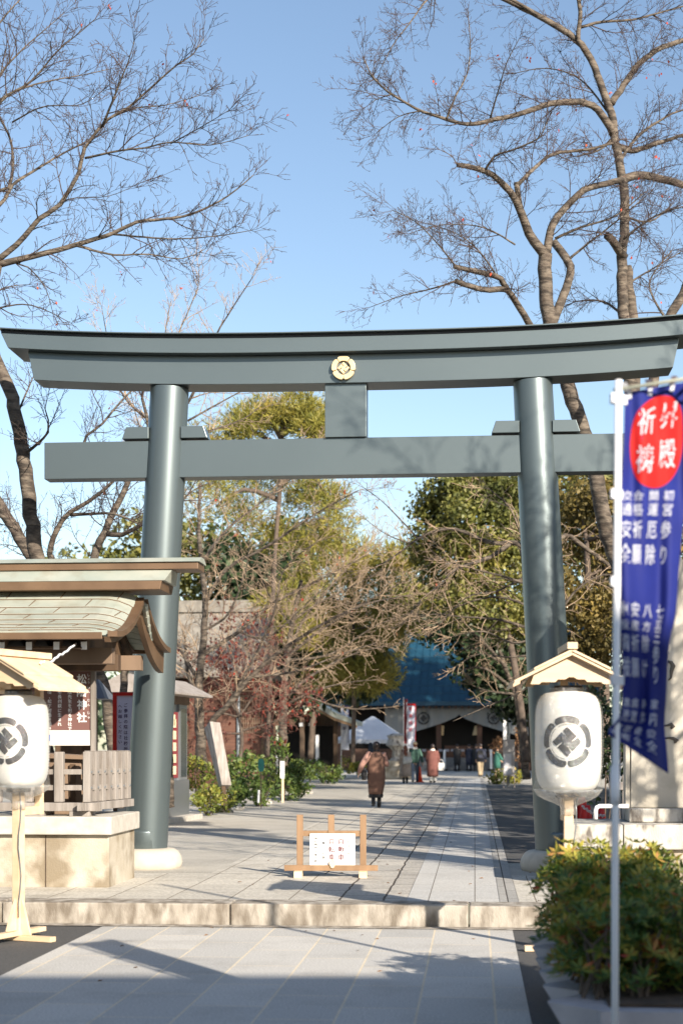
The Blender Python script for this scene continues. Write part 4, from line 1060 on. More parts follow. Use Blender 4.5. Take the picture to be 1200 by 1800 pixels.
# right hand pair above the beam
T = Tree(25.0, .003, .85, 1.15, .15, rng=24)
T.limb([(1160, 1480), (1135, 1160), (1097, 1020), (1064, 930), (1046, 830), (1020, 745), (988, 650), (968, 585), (958, 507), (958, 445)], 19, 14, 0, False)
T.limb([(957, 448), (930, 410), (915, 375), (905, 350), (880, 320), (850, 300), (803, 290)], 11, 4.5, -.8, t0=.3)
T.limb([(803, 290), (795, 275), (770, 262)], 1.5, .5, tl=.7)
T.limb([(915, 375), (910, 345), (907, 320)], 7, 5.5, -.1, False)
T.limb([(910, 325), (945, 290), (975, 270), (1035, 262), (1080, 250)], 4.5, 2.5, .8)
T.limb([(850, 303), (868, 275), (905, 262), (950, 240), (960, 215)], 3, 1)
T.limb([(968, 570), (990, 520), (1001, 470), (985, 440), (972, 425)], 10, 8, .4, False)
T.limb([(1000, 455), (1030, 430), (1075, 395), (1140, 340)], 3, 1)
T.limb([(960, 447), (970, 395), (990, 370), (1025, 335), (1065, 322), (1095, 316)], 9, 6, .3)
T.limb([(955, 600), (935, 578), (905, 530), (890, 510), (860, 510), (830, 505), (800, 494)], 8, 5, -1.2, t0=.4)
T.limb([(892, 512), (880, 490), (850, 480), (797, 468)], 6.5, 4.5, -.4)
T.limb([(800, 494), (760, 507), (705, 520), (650, 540)], 2.2, .6, tl=.7); T.limb([(800, 468), (770, 430), (730, 390), (690, 370)], 2, .6)
T.limb([(870, 482), (840, 440), (800, 410), (740, 390)], 2.2, .6); T.limb([(905, 430), (850, 400), (780, 395), (720, 410)], 2, .6)
T.limb([(975, 420), (1020, 400), (1080, 380), (1130, 340)], 3.5, 1.2)
T.done('cherry_tree', 'bare cherry tree with pruned crooked limbs behind the right column', leaf='red_leaf', grp=GT)

T = Tree(26.5, .003, .88, 1.15, .12, rng=25)
T.limb([(1150, 1480), (1130, 900), (1110, 700), (1096, 560), (1092, 450), (1098, 400), (1095, 330), (1090, 300), (1081, 250), (1075, 200), (1062, 170), (1045, 120), (1030, 90), (1000, 60), (960, 35), (920, 15), (870, -10)], 24, 5, 0, False)
T.limb([(1030, 90), (1000, 60), (960, 35), (920, 15), (870, -10)], 1, 1, 0, dens=.8)
T.limb([(1112, 720), (1118, 620), (1108, 540), (1100, 470)], 12, 11, .2, False)
T.limb([(1096, 452), (1082, 432), (1066, 414)], 9, 8, -.5, False)
T.limb([(1078, 238), (1060, 205), (1040, 185), (1020, 178), (970, 182), (930, 195), (880, 208), (820, 218), (770, 205), (730, 190), (680, 160), (650, 128), (640, 105)], 8.5, 1.2, -1.5, t0=.15)
T.limb([(785, 208), (800, 170), (820, 130), (826, 80), (822, 25)], 2.6, .8, tl=.6); T.limb([(860, 211), (875, 160), (890, 110), (912, 68)], 2.2, .7, tl=.6)
T.limb([(690, 165), (660, 175), (640, 190)], 1.6, .5); T.limb([(740, 195), (700, 205), (660, 235)], 1.6, .5)
T.limb([(1074, 182), (1095, 150), (1120, 115), (1160, 85), (1215, 66)], 7.5, 5, 1.)
T.limb([(1092, 316), (1130, 308), (1215, 328)], 9, 7, .6); T.limb([(1082, 257), (1110, 265), (1160, 250), (1215, 232)], 7, 3, .8)
T.limb([(1033, 95), (1016, 70), (1019, 20), (1012, -15)], 5.5, 4, -.2); T.limb([(1020, 48), (1060, 38), (1110, 35), (1160, 22), (1210, 8)], 3.5, 1.5)
T.limb([(1085, 290), (1120, 240), (1180, 200), (1220, 190)], 4, 1.5); T.limb([(1095, 380), (1140, 390), (1180, 360)], 3, 1)
T.limb([(1095, 420), (1150, 380), (1210, 360)], 3, 1); T.limb([(960, 35), (900, 0), (820, -40), (760, -10), (720, 40), (690, 80), (668, 122)], 4, .7, -.8, t0=.35)
T.limb([(1098, 560), (1060, 530), (1010, 530), (990, 540)], 3.4, 1); T.limb([(1100, 500), (1150, 470), (1200, 440)], 2.6, .8)
T.limb([(1080, 240), (1050, 265), (1010, 275)], 3, 1); T.limb([(1070, 200), (1020, 140), (960, 120), (900, 130)], 2.5, .8)
T.done('cherry_tree', 'tallest bare cherry tree at the right, its crooked trunk leaving the top edge', leaf='red_leaf', grp=GT)
T = Tree(23.2, .006, .9, .9, .1, rng=26)
T.limb([(1110, 1480), (1135, 900), (1150, 640), (1172, 565), (1200, 515), (1240, 440), (1280, 330)], 15, 9, 0, False)
T.limb([(1172, 565), (1140, 500), (1180, 440)], 3, 1); T.limb([(1165, 575), (1200, 560), (1260, 540)], 4, 1)
T.done('cherry_tree', 'leaning bare trunk at the right edge just above the beam end', leaf='red_leaf', grp=GT)

# bare trees over the precinct seen through the gate
GB = 'bare trees seen through the gate'
T = Tree(37, .006, 1.35, .62, .22, rmin=.0045, rng=31, zmin=1.6)
T.limb([(356, 1352), (352, 1290), (350, 1210), (357, 1130), (361, 1060), (355, 1000), (350, 930), (352, 850)], 12, 3, 0)
T.limb([(362, 1290), (378, 1262), (405, 1235), (440, 1190), (500, 1140), (580, 1090), (650, 1060), (725, 1045)], 7, 1, -1)
T.limb([(358, 1150), (420, 1110), (480, 1060), (560, 1020), (645, 975)], 5, 1, .8); T.limb([(360, 1060), (400, 1000), (470, 960), (560, 900), (630, 862)], 4.5, .9)
T.limb([(353, 990), (400, 930), (450, 890), (500, 850), (545, 800)], 4, .9); T.limb([(352, 1200), (322, 1150), (300, 1090), (310, 1000)], 4.5, 1.2)
T.limb([(440, 1190), (520, 1180), (600, 1150), (660, 1130)], 3, .8, tl=.6); T.limb([(400, 1240), (450, 1150), (480, 1080), (500, 1000), (560, 950)], 3.5, .9)
T.limb([(356, 1110), (400, 1080), (430, 1010), (440, 940)], 3, .8); T.limb([(420, 1110), (470, 1120), (540, 1060), (600, 1000)], 2.4, .7)
T.limb([(350, 1230), (330, 1180), (325, 1120)], 6, 2)
T.done('cherry_tree', 'pale bare tree with forked trunk beside the leaning grave marker', twig='twig_pale', leaf='red_leaf', lsize=.08, grp=GB)
T = Tree(48, .008, 1.5, .5, .15, rmin=.006, rng=32, zmin=2.2)
T.limb([(497, 1350), (497, 1280), (500, 1200), (506, 1150), (515, 1090), (530, 1020)], 11, 4, 0)
T.limb([(500, 1222), (560, 1180), (620, 1150), (680, 1135)], 4.5, .8, tl=.7); T.limb([(500, 1205), (560, 1232), (620, 1246), (690, 1243)], 3.6, .7, tl=.35)
T.limb([(504, 1155), (560, 1110), (640, 1060), (705, 1025)], 4.5, .8); T.limb([(500, 1195), (450, 1150), (410, 1120)], 4, 1)
T.limb([(508, 1140), (540, 1080), (600, 1010), (650, 955)], 4, .8); T.limb([(500, 1240), (550, 1215), (610, 1200), (660, 1195)], 3, .7, tl=.5)
T.limb([(512, 1100), (470, 1040), (450, 980)], 3, .8); T.limb([(505, 1160), (580, 1150), (660, 1100), (720, 1080)], 3, .7)
T.limb([(515, 1090), (560, 1060), (600, 1040), (680, 1000)], 3, .7)
T.done('cherry_tree', 'bare tree with knobbly trunk above the clipped hedge along the path', twig='twig_pale', leaf='dry_leaf', lsize=.09, grp=GB)
T = Tree(30, .006, 1.05, .62, .1, rmin=.004, rng=33, zmin=2.4)
T.limb([(985, 1480), (965, 1250), (950, 1120), (935, 1030), (918, 965)], 12, 8, 0, False)
T.limb([(930, 1000), (915, 958), (870, 955), (850, 950), (800, 930), (760, 935), (730, 950), (690, 980), (650, 1002)], 6.5, 1, .5, t0=.05)
T.limb([(735, 948), (705, 915), (670, 880), (640, 858)], 2.4, .6, tl=.7); T.limb([(720, 955), (680, 940), (645, 915)], 1.8, .5, tl=.7)
T.limb([(895, 956), (860, 980), (800, 1000), (780, 1022), (742, 1052), (720, 1080)], 5, 1, -.8); T.limb([(935, 1030), (880, 1012), (830, 1000), (780, 985)], 3.5, .8)
T.limb([(945, 1110), (880, 1090), (820, 1085), (760, 1080), (715, 1092)], 3.8, .8); T.limb([(948, 1150), (890, 1155), (840, 1150), (800, 1172)], 3, .7, tl=.5)
T.limb([(952, 1190), (915, 1216), (860, 1240), (795, 1268)], 2.4, .6, 0, tl=.5); T.limb([(940, 1070), (880, 1050), (820, 1060), (740, 1100)], 3.2, .7, tl=.7)
T.limb([(930, 1010), (870, 1040), (820, 1050), (770, 1100)], 3, .7); T.limb([(945, 1120), (900, 1130), (850, 1110), (790, 1120)], 3, .7, tl=.6)
T.limb([(925, 980), (900, 900), (860, 860)], 3.5, 1); T.limb([(950, 1130), (1010, 1040), (1060, 1010), (1090, 1015)], 4, 1.5)
T.limb([(940, 1050), (985, 945), (1030, 965), (1090, 1010)], 6, 4)
T.done('cherry_tree', 'bare tree behind the right column with long low branches over the path', twig='twig_pale', leaf='dry_leaf', lsize=.08, grp=GB)
T = Tree(52, .02, 1.1, .5, .1, rmin=.006, rng=34, zmin=3.2)
T.limb([(925, 1370), (915, 1290), (905, 1220), (880, 1160)], 9, 4, 0, False)
T.limb([(900, 1210), (850, 1175), (800, 1180), (775, 1186)], 4, .7, tl=.5); T.limb([(890, 1175), (840, 1120), (780, 1085), (735, 1080)], 4, .7); T.limb([(905, 1220), (860, 1215), (830, 1205)], 3, .7)
T.limb([(885, 1165), (860, 1100), (830, 1040), (800, 1000)], 4, .8); T.limb([(905, 1220), (950, 1150), (980, 1080)], 4, .8); T.limb([(890, 1170), (830, 1140), (790, 1150)], 3, .7, tl=.6)
T.done('cherry_tree', 'far bare tree with brown leaves beside the lamp post', twig='twig_pale', leaf='dry_leaf', lsize=.11, grp=GB)
# red maple near the wooden building
T = Tree(44, .5, 1.2, .8, .05, rmin=.005, rng=35, zmin=1.4)
T.limb([(420, 1352), (425, 1290), (415, 1240)], 5, 3, 0, False)
for e in ([(415, 1250), (380, 1200), (345, 1170)], [(415, 1250), (400, 1180), (390, 1110)], [(420, 1260), (460, 1200), (480, 1140)], [(420, 1260), (470, 1240), (520, 1215)], [(418, 1260), (370, 1250), (340, 1255)], [(415, 1240), (430, 1170), (440, 1100)], [(424, 1290), (390, 1290), (350, 1300)], [(424, 1285), (460, 1275), (500, 1262)]):
    T.limb(e, 2.5, .7)
T.done('maple_tree', 'dark red leaved maple in front of the wooden building', 'bark_dark', 'twig_red', 'maple_leaf', .10, cat='maple tree')

# ---------------------------------------------------------------- evergreens
def evergreen(name, label, d, trunk, blobs, dens, L, wd, leaf, spiky=0, rng=1, n_per=18, rr=(.35, .7), grp=None, bark='bark_dark', cat='evergreen tree', flat=.8, dz=2.0, limbs=()):
    random.seed(rng); t = thing(name, label, cat, (0, 0, 0), 0, grp)
    tm = MB(); pts = [P(x, y, d) for x, y, r in trunk]; rad = [r * d / F for x, y, r in trunk]
    pts, rad = smooth_poly(pts, rad, .4); tm.tube(pts, rad, 10)
    for lb_ in limbs:
        q = [P(x, y, d + rnd(-.3, .3)) for x, y in lb_]; q, r_ = smooth_poly(q, [.09 - .06 * i / (len(q) - 1) for i in range(len(q))], .3); tm.tube(q, r_, 6)
    cl_ = []
    for (px, py, rx, ry) in blobs:
        c = P(px, py, d + rnd(-1, 1) * dz * .5); k_ = d / F
        cl_ += clumpy(c, (rx * k_, max(rx, ry) * k_ * .8, ry * k_), n_per, rr[0], rr[1], flat)
        if not limbs: tm.tube([P(trunk[-1][0], min(max(py + ry * .5, trunk[-1][1]), trunk[0][1]), d), c], [.05, .02], 4)
    tm.build('trunk', M[bark], t, smooth=True)
    cm = MB(); crown(cm, cl_, dens, L, wd, spiky); cm.build('crown', M[leaf], t)
    return t
GE = 'evergreen trees beyond the gate'
evergreen('pine_tree', 'tall pine with yellow green needles rising behind the beams left of centre', 46, [(470, 1330, 4), (482, 1000, 4), (492, 860, 4), (496, 745, 4)],
          [(430, 742, 46, 20), (470, 722, 50, 22), (520, 712, 40, 22), (555, 735, 34, 24), (400, 764, 46, 16), (360, 780, 34, 16), (578, 765, 22, 18), (548, 752, 30, 18), (500, 735, 50, 18), (540, 868, 48, 22), (575, 880, 34, 26), (470, 905, 80, 40), (390, 900, 70, 40), (350, 850, 50, 40), (585, 925, 40, 34), (520, 940, 60, 34), (440, 850, 60, 24)], 230, .24, .026, 'pine', 1, 41, 14, (.30, .55), GE, flat=.6,
          limbs=[[(494, 770), (470, 735), (440, 730)], [(495, 765), (530, 745), (560, 755)], [(493, 790), (450, 760), (420, 765)], [(492, 850), (540, 830), (580, 880)], [(492, 880), (430, 860), (380, 890)], [(494, 765), (515, 725), (530, 715)]])
evergreen('pine_tree', 'broad pine with drooping green boughs behind the left bare trees', 54, [(620, 1340, 4), (622, 1150, 4), (610, 1000, 4)],
          [(590, 985, 60, 40), (640, 1000, 40, 36), (560, 1040, 70, 45), (640, 1075, 55, 45), (600, 1130, 70, 40), (660, 1150, 50, 45), (520, 1080, 60, 50), (640, 1185, 36, 20), (600, 1190, 46, 26), (690, 1050, 26, 36), (700, 985, 24, 26), (690, 1095, 24, 26)], 170, .28, .034, 'pine', 1, 42, 14, (.45, .80), GE, flat=.6)
evergreen('evergreen_tree', 'dark evergreen mass behind the pines left of the blue roof', 62, [(545, 1335, 6), (560, 1100, 5)],
          [(560, 1120, 90, 70), (610, 1145, 50, 50), (480, 1060, 90, 70), (640, 1180, 26, 16), (420, 1150, 90, 80), (600, 1195, 60, 26), (500, 1180, 70, 60), (520, 980, 70, 60), (430, 1000, 80, 60)], 110, .34, .20, 'dark_leaf', 0, 43, 22, (.6, 1.2), GE)
evergreen('evergreen_tree', 'dense olive evergreen seen between the right column and the sky gap', 48, [(925, 1340, 8), (900, 1150, 6), (840, 900, 4)],
          [(790, 860, 42, 40), (840, 855, 60, 36), (890, 870, 50, 45), (770, 910, 40, 40), (820, 920, 60, 45), (880, 935, 60, 45), (775, 965, 48, 40), (830, 990, 60, 45), (890, 1010, 60, 50), (770, 1030, 55, 40), (830, 1060, 60, 45), (900, 1090, 50, 45), (930, 900, 60, 80), (940, 1010, 60, 80)], 620, .14, .085, 'ever', 0, 44, 18, (.35, .7), GE)
evergreen('evergreen_tree', 'dark low evergreen boughs framing the blue roof on the right', 58, [(938, 1340, 7), (925, 1150, 5)],
          [(830, 1110, 60, 40), (790, 1090, 45, 35), (870, 1140, 50, 45), (850, 1185, 40, 28), (895, 1200, 40, 40), (920, 1120, 50, 60), (760, 1065, 40, 30), (905, 1240, 26, 26), (740, 1060, 22, 40)], 170, .26, .15, 'dark_leaf', 0, 45, 18, (.5, .9), GE)
evergreen('broadleaf_tree', 'yellowing broadleaf tree filling the gap between the right column and banner', 33, [(1040, 1400, 9), (1035, 1100, 7), (1030, 950, 4)],
          [(1020, 880, 50, 40), (1070, 900, 50, 50), (1030, 960, 60, 50), (1080, 990, 50, 50), (1020, 1040, 50, 50), (1070, 1080, 60, 50), (1010, 1110, 40, 50), (1130, 980, 60, 90), (1050, 1150, 60, 40), (1190, 900, 60, 90)], 520, .11, .075, 'olive_leaf', 0, 46, 15, (.3, .6), cat='broadleaf tree')
evergreen('evergreen_tree', 'olive green tree crown far behind the gap right of the column', 60, [(1060, 1340, 12), (1060, 1000, 8)],
          [(1010, 870, 80, 60), (1090, 900, 80, 70), (1010, 1000, 80, 80), (1110, 1040, 90, 80), (1200, 960, 80, 120), (1180, 840, 60, 60)], 110, .28, .18, 'ever', 0, 47, 20, (.6, 1.1), GE)
evergreen('evergreen_tree', 'olive evergreen backdrop tree behind the left column', 64, [(330, 1340, 12), (330, 1050, 8)],
          [(300, 960, 90, 60), (370, 1000, 90, 60), (280, 1060, 100, 70), (190, 1010, 100, 60), (380, 1100, 90, 60), (100, 1060, 110, 60), (160, 1120, 110, 60), (20, 1090, 100, 60)], 100, .28, .18, 'ever', 0, 48, 20, (.6, 1.1), GE)
random.seed(9)
ft = MB()
fc = []
for i in range(60):
    px = -200 + i * 28; d_ = 130 + rnd(-8, 8)
    if 600 < px < 900: d_ = 140
    fc += clumpy(P(px, 1250 + rnd(-15, 15), d_), (2.4, 2, 3.2), 8, 1.0, 2.0)
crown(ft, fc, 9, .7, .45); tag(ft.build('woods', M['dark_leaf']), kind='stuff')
# shaded hedge behind the lantern, dark shrubs
def shrub(name, label, boxes, leaf, dens, L, wd, rng, cat='shrub', grp=None, stem=True, whorl=0, lit_above=0):
    """boxes: list of (centre, radii) ellipsoids in world space"""
    random.seed(rng); t = thing(name, label, cat, (0, 0, 0), 0, grp)
    m = MB(); cl_ = []
    for c, rad in boxes: cl_ += clumpy(Vector(c), rad, 16, min(rad) * .35, min(rad) * .6, .9)
    if whorl:
        for c, rad in cl_:
            area = rad[0] * rad[1]
            for _ in range(int(dens * area)):
                d = rv(); d.z = abs(d.z) * .8 + d.z * .2; d.normalize()
                p = c + Vector((d.x * rad[0], d.y * rad[1], d.z * rad[2])) * rnd(.75, 1.1)
                ax = (d + Vector((0, 0, .7)) + rv() * .35).normalized(); q = ax.orthogonal().normalized(); a0 = rnd(0, 6.28)
                sunlit_ = lit_above and p.z > lit_above + rnd(-.06, .06)  # whorls above this height get the painted sunlit colour
                for k_ in range(whorl):
                    rr_ = Quaternion(ax, a0 + 6.283 * k_ / whorl) @ q
                    up_ = (rr_ + ax * rnd(.25, .9)).normalized(); nn_ = (ax - rr_ * .4).normalized()
                    leaf_quad(m, p, nn_, up_, L * rnd(.7, 1.2), wd * rnd(.8, 1.2), wd * -.15); m.m[-1] = 1 if sunlit_ else 0
    else: crown(m, cl_, dens, L, wd)
    m.build('foliage', [M[leaf], M['azalea_sunlit']] if lit_above else M[leaf], t)
    if stem:
        s_ = MB()
        for c, rad in boxes:
            c = Vector(c); b = Vector((c.x, c.y, c.z - rad[2] * 1.05))
            for _ in range(7): s_.tube([b + Vector((rnd(-.1, .1), rnd(-.1, .1), 0)), c + Vector((rnd(-.4, .4) * rad[0], rnd(-.4, .4) * rad[1], 0)), c + Vector((rnd(-.8, .8) * rad[0], rnd(-.8, .8) * rad[1], rad[2] * rnd(.3, .8)))], [.012, .009, .004], 5)
        s_.build('stems', M['bark_dark'], t)
    return t
def at(px, py, d): return P(px, py, d)
def ell(px, py, d, rx, ry, rd=None):
    k_ = d / F; return (P(px, py, d), (rx * k_, (rd or rx) * k_, ry * k_))
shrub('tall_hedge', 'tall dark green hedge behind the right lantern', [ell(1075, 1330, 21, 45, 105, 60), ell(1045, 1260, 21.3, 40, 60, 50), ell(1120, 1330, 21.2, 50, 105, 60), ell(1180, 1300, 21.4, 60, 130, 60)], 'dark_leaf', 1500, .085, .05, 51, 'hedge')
shrub('azalea_shrub', 'yellow green azalea shrub beside the glazed notice case', [ell(352, 1362, 36, 26, 38), ell(368, 1405, 34.5, 34, 26), ell(396, 1402, 36, 28, 22)], 'hedge_leaf', 1500, .10, .06, 52, grp='shrubs along the left of the path')
shrub('azalea_shrub', 'large clipped green shrub behind the green oval sign', [ell(430, 1352, 41, 44, 34, 50), ell(490, 1355, 45, 40, 36, 50), ell(455, 1392, 40, 42, 24), ell(522, 1366, 48, 26, 30), ell(412, 1388, 39, 30, 26), ell(500, 1385, 44, 34, 22)], 'mid_leaf', 1100, .12, .07, 53, grp='shrubs along the left of the path')
shrub('azalea_shrub', 'rounded clipped shrub at the far end of the left bed', [ell(568, 1358, 64, 32, 18, 40), ell(550, 1352, 66, 24, 18), ell(585, 1362, 64, 18, 13)], 'mid_leaf', 620, .15, .09, 54, grp='shrubs along the left of the path')
shrub('azalea_shrub', 'bright yellow green shrub under the white tent', [ell(612, 1345, 74, 24, 15), ell(630, 1350, 74, 14, 11)], 'hedge_leaf', 600, .14, .09, 55, grp='shrubs along the left of the path')
shrub('azalea_shrub', 'boxy shrub behind the grey notice stand on the right', [ell(872, 1366, 63, 16, 15), ell(888, 1366, 64, 16, 15), ell(908, 1366, 64, 12, 14)], 'hedge_leaf', 600, .14, .09, 56)
shrub('broadleaf_shrub', 'small leafy shrub at the foot of the knobbly tree', [ell(485, 1312, 47, 16, 18), ell(500, 1325, 47, 12, 14)], 'mid_leaf', 700, .14, .07, 57)
shrub('brown_shrub', 'brown leaved shrub beside the grey notice stand', [ell(912, 1305, 66, 14, 34), ell(880, 1310, 68, 16, 14)], 'dry_leaf', 500, .14, .09, 58)

# ---------------------------------------------------------------- planter with azalea in the right foreground
pl = thing('concrete_planter', 'long grey concrete planter with zigzag ribbed sides at the right foreground', 'planter', W(0, 0, 0), -A)
pu0, pu1, pv0, pv1, ph_ = .47, 1.22, 8.0, 11.35, .38
rib = []; nrib = 6
for i in range(nrib):
    v_ = pv0 + (pv1 - pv0) * i / nrib; dv = (pv1 - pv0) / nrib
    rib += [(pu0 + .13, v_), (pu0 - .10, v_ + dv * .40), (pu0 - .09, v_ + dv * .52)]
rib.append((pu0 + .13, pv1))
outl = rib[:] + [(pu1, pv1)]; 
rib2 = []
for i in range(nrib):
    v_ = pv1 - (pv1 - pv0) * i / nrib; dv = (pv1 - pv0) / nrib
    rib2 += [(pu1 - .07, v_), (pu1 + .09, v_ - dv * .5)]
rib2.append((pu1 - .07, pv0))
front = [(pu1 - .10, pv0 - .05), (pu0 + .15, pv0 - .05)]
outl = rib + rib2 + front
pm_ = MB(); pm_.prism(outl, lambda p, s: Vector((p[0], p[1], ph_)) if s else Vector((max(p[0], pu0 + .14), p[1], 0)))
pm_.build('ribbed_wall', M['concrete'], pl, recalc=True)
MB().span((pu0 + .20, pv0 + .08, ph_ + .003), (pu1 - .10, pv1 - .04, ph_ + .02)).build('soil', M['soil'], pl)
az = []
random.seed(61)
for i in range(15):
    v_ = pv0 + .30 + (pv1 - pv0 - .45) * (i + .5) / 15
    for s_ in (-1, 0, 1):
        u_ = (pu0 + pu1) / 2 + .05 + s_ * .24 + rnd(-.05, .05); zt = (.90 if i < 8 else 1.02) + rnd(-.07, .07) - .05 * (i < 2) - .07 * (s_ > 0)
        c = W(u_, v_, (zt + .36) / 2 + rnd(-.03, .05)); az.append((c, (.20, .19, (zt - .36) / 2)))
shrub('azalea_bush', 'dense azalea bush with green, yellow and orange leaves growing in the planter', az, 'azalea', 640, .078, .025, 62, 'bush', whorl=6, lit_above=.985)
shrub('azalea_bush', 'out of focus leafy sprig at the bottom right corner', [(W(1.35, 6.55, .58), (.12, .12, .10))], 'azalea', 900, .06, .02, 63, 'bush', whorl=6)

# ---------------------------------------------------------------- things beside the path
gm = thing('grave_marker', 'weathered grey plank leaning in the shrubs beside the bare tree', 'plank', (*P(388, 1312, 34.6).xy, 0))
k = 34.6 / F
def gx(px, py, y=0): return Vector(((px - 388) * k, y, ZC + (HZ - py) * k))
MB().add([gx(369, 1268), gx(387, 1270), gx(407, 1380), gx(390, 1380), gx(357, 1280, .25), gx(372, 1282, .25), gx(398, 1388, .25), gx(384, 1388, .25)], [(0, 3, 2, 1), (4, 5, 6, 7), (0, 1, 5, 4), (1, 2, 6, 5), (2, 3, 7, 6), (3, 0, 4, 7)]).build('plank', mat('bleached_plank', (.44, .40, .37), .85, (.24, .21, .19), 5, stretch=(3, 3, .6)), gm, recalc=True, bevel=.006)
MB().beam(gx(392, 1375, .1), gx(396, 1416, .1), .10, .08).build('stake', M['wood_dark'], gm)
gs = thing('stake_sign', 'small green oval sign on a thin stake in the hedge', 'stake sign', (*P(459, 1312, 38.2).xy, 0)); k = 38.2 / F
pr = [(.075 * math.cos(R(i * 15)) , ZC + (HZ - 1345) * k + .155 * max(-1, min(1, 1.25 * math.sin(R(i * 15))))) for i in range(24)]
MB().prism(pr, lambda p, s: Vector((p[0], -.006 if s == 0 else .006, p[1]))).build('plate', mat('green_plate', (.02, .19, .16), .5), gs, recalc=True)
MB().tube([(0, .01, UP), (-.01, .01, ZC + (HZ - 1345) * k)], .012, 8).build('stake', M['wood_mid'], gs)
ws = thing('stake_sign', 'narrow white name sign on a pale stake at the hedge front', 'stake sign', (*P(497, 1312, 42.5).xy, 0)); k = 42.5 / F
wp = MB().span((-.068, -.01, ZC + (HZ - 1368) * k), (.045, .01, ZC + (HZ - 1338) * k)).build('plate', M['white_panel'], ws); MB().span((-.03, .012, UP), (.03, .04, ZC + (HZ - 1350) * k)).build('stake', M['wood_pale'], ws)
t_ = MB(); column(t_, '献木', 0, ZC + (HZ - 1341) * k, .08, lambda x, y: Vector((x, -.012, y)), 1.3, .0); t_.build('lettering', M['ink'], wp)
tag(MB().tube([P(454, 1411, 37.6), P(455, 1389, 37.6)], .026, 8).build('white_stake', M['white_paint']), 'short white stake in front of the hedge', 'stake')
random.seed(71)
for i, (px, py, s_, lab) in enumerate([(398, 1428, .13, 'rough kerb rock nearest the notice case by the left bed'), (470, 1412, .12, 'pale rock at the foot of the green hedge'), (505, 1405, .14, 'rounded rock below the white stake sign'), (538, 1395, .16, 'largest bed rock at the far end of the hedge'), (420, 1424, .10, 'small bed rock between the notice case and white stake')]):
    d = GD(py); c = P(px, py, d); bm = bmesh.new(); bmesh.ops.create_icosphere(bm, subdivisions=3, radius=s_)
    for v in bm.verts:
        n_ = mnoise.noise(v.co * 9 + Vector((i * 7, 0, 0))); v.co *= 1 + .35 * n_; v.co.z *= .65; v.co.x *= 1.3
    me = bpy.data.meshes.new('rock'); bm.to_mesh(me); bm.free(); me.materials.append(M['stained_stone']); o = bpy.data.objects.new('rock', me); COL.objects.link(o); o.location = (c.x, c.y, UP + s_ * .3); tag(o, lab, 'rock', 'rocks edging the left bed')
for px, py, hh, wd, lab in ((532, 1372, 33, 12, 'white notice board beside the timber gatehouse post'), (545, 1338, 24, 8, 'small white board on the gatehouse, nearest its right post')):
    d = 67; q = P(px, 1312, d); k = d / F
    t = thing('notice_board', lab, 'notice board', (q.x, q.y, 0)); MB().span((-wd * k / 2, 0, ZC + (HZ - py) * k), (wd * k / 2, .03, ZC + (HZ - py + hh) * k)).build('board', M['white_panel'], t); MB().span((-.03, .03, UP), (.03, .08, ZC + (HZ - py + hh / 2) * k)).build('post', M['wood_mid'], t)
wps = thing('post_sign', 'white upright post sign with black lettering left of the tent', 'sign', (*P(587, 1312, 75).xy, 0)); k = 75 / F
pz = MB().span((-.10, -.08, UP), (.10, .08, ZC + (HZ - 1299) * k)).build('post', M['white_panel'], wps); t_ = MB(); column(t_, '御守授与所', 0, ZC + (HZ - 1304) * k, .15, lambda x, y: Vector((x, -.085, y)), 1.15, .01); t_.build('lettering', M['ink'], pz)
MB().span((-.08, -.09, ZC + (HZ - 1303) * k), (.08, -.082, ZC + (HZ - 1300) * k)).build('red_mark', M['red_lac'], pz)

# wooden building on the left behind the trees
wbd = 57; wb = thing('wooden_building', 'red brown plank building with broad grey roof behind the left trees', 'building', (*P(400, 1312, wbd).xy, UP), -A)
k = wbd / F
def bx_(px): return (px - 400) * k
def bzz(py): return ZC + (HZ - py) * k - UP
MB().span((bx_(250), 0, 0), (bx_(463), 3, bzz(1195))).build('wall', M['plank_red'], wb)
MB().loft([[(bx_(235), -1.0, bzz(1192)), (bx_(475), -1.0, bzz(1192)), (bx_(475), 4.2, bzz(1192)), (bx_(235), 4.2, bzz(1192))], [(bx_(235), -1.0, bzz(1184)), (bx_(475), -1.0, bzz(1184)), (bx_(475), 4.2, bzz(1184)), (bx_(235), 4.2, bzz(1184))], [(bx_(240), 1.2, bzz(1072)), (bx_(470), 1.2, bzz(1072)), (bx_(470), 1.8, bzz(1072)), (bx_(240), 1.8, bzz(1072))]]).build('roof', M['roof_grey'], wb)
MB().span((bx_(236), 1.1, bzz(1071)), (bx_(474), 1.9, bzz(1050))).build('ridge', M['roof_grey'], wb)
lt = MB()
for i in range(9): lt.span((bx_(424 + i * 4), -.05, bzz(1290)), (bx_(425.2 + i * 4), -.005, bzz(1222)))
for i in range(9): lt.span((bx_(422), -.045, bzz(1288 - i * 8)), (bx_(460), -.008, bzz(1286.8 - i * 8)))
lt.build('lattice', M['wood_mid'], wb)
for px in (330, 419, 462): MB().span((bx_(px - 2), -.09, 0), (bx_(px + 2), -.003, bzz(1200))).build('post', M['wood_dark'], wb)
pipe = tag(MB().tube([P(419, 1370, 46), P(419, 1222, 46)], .05, 10).build('signpost', M['steel']), 'thin grey steel post standing in the hedge before the wooden building', 'post')

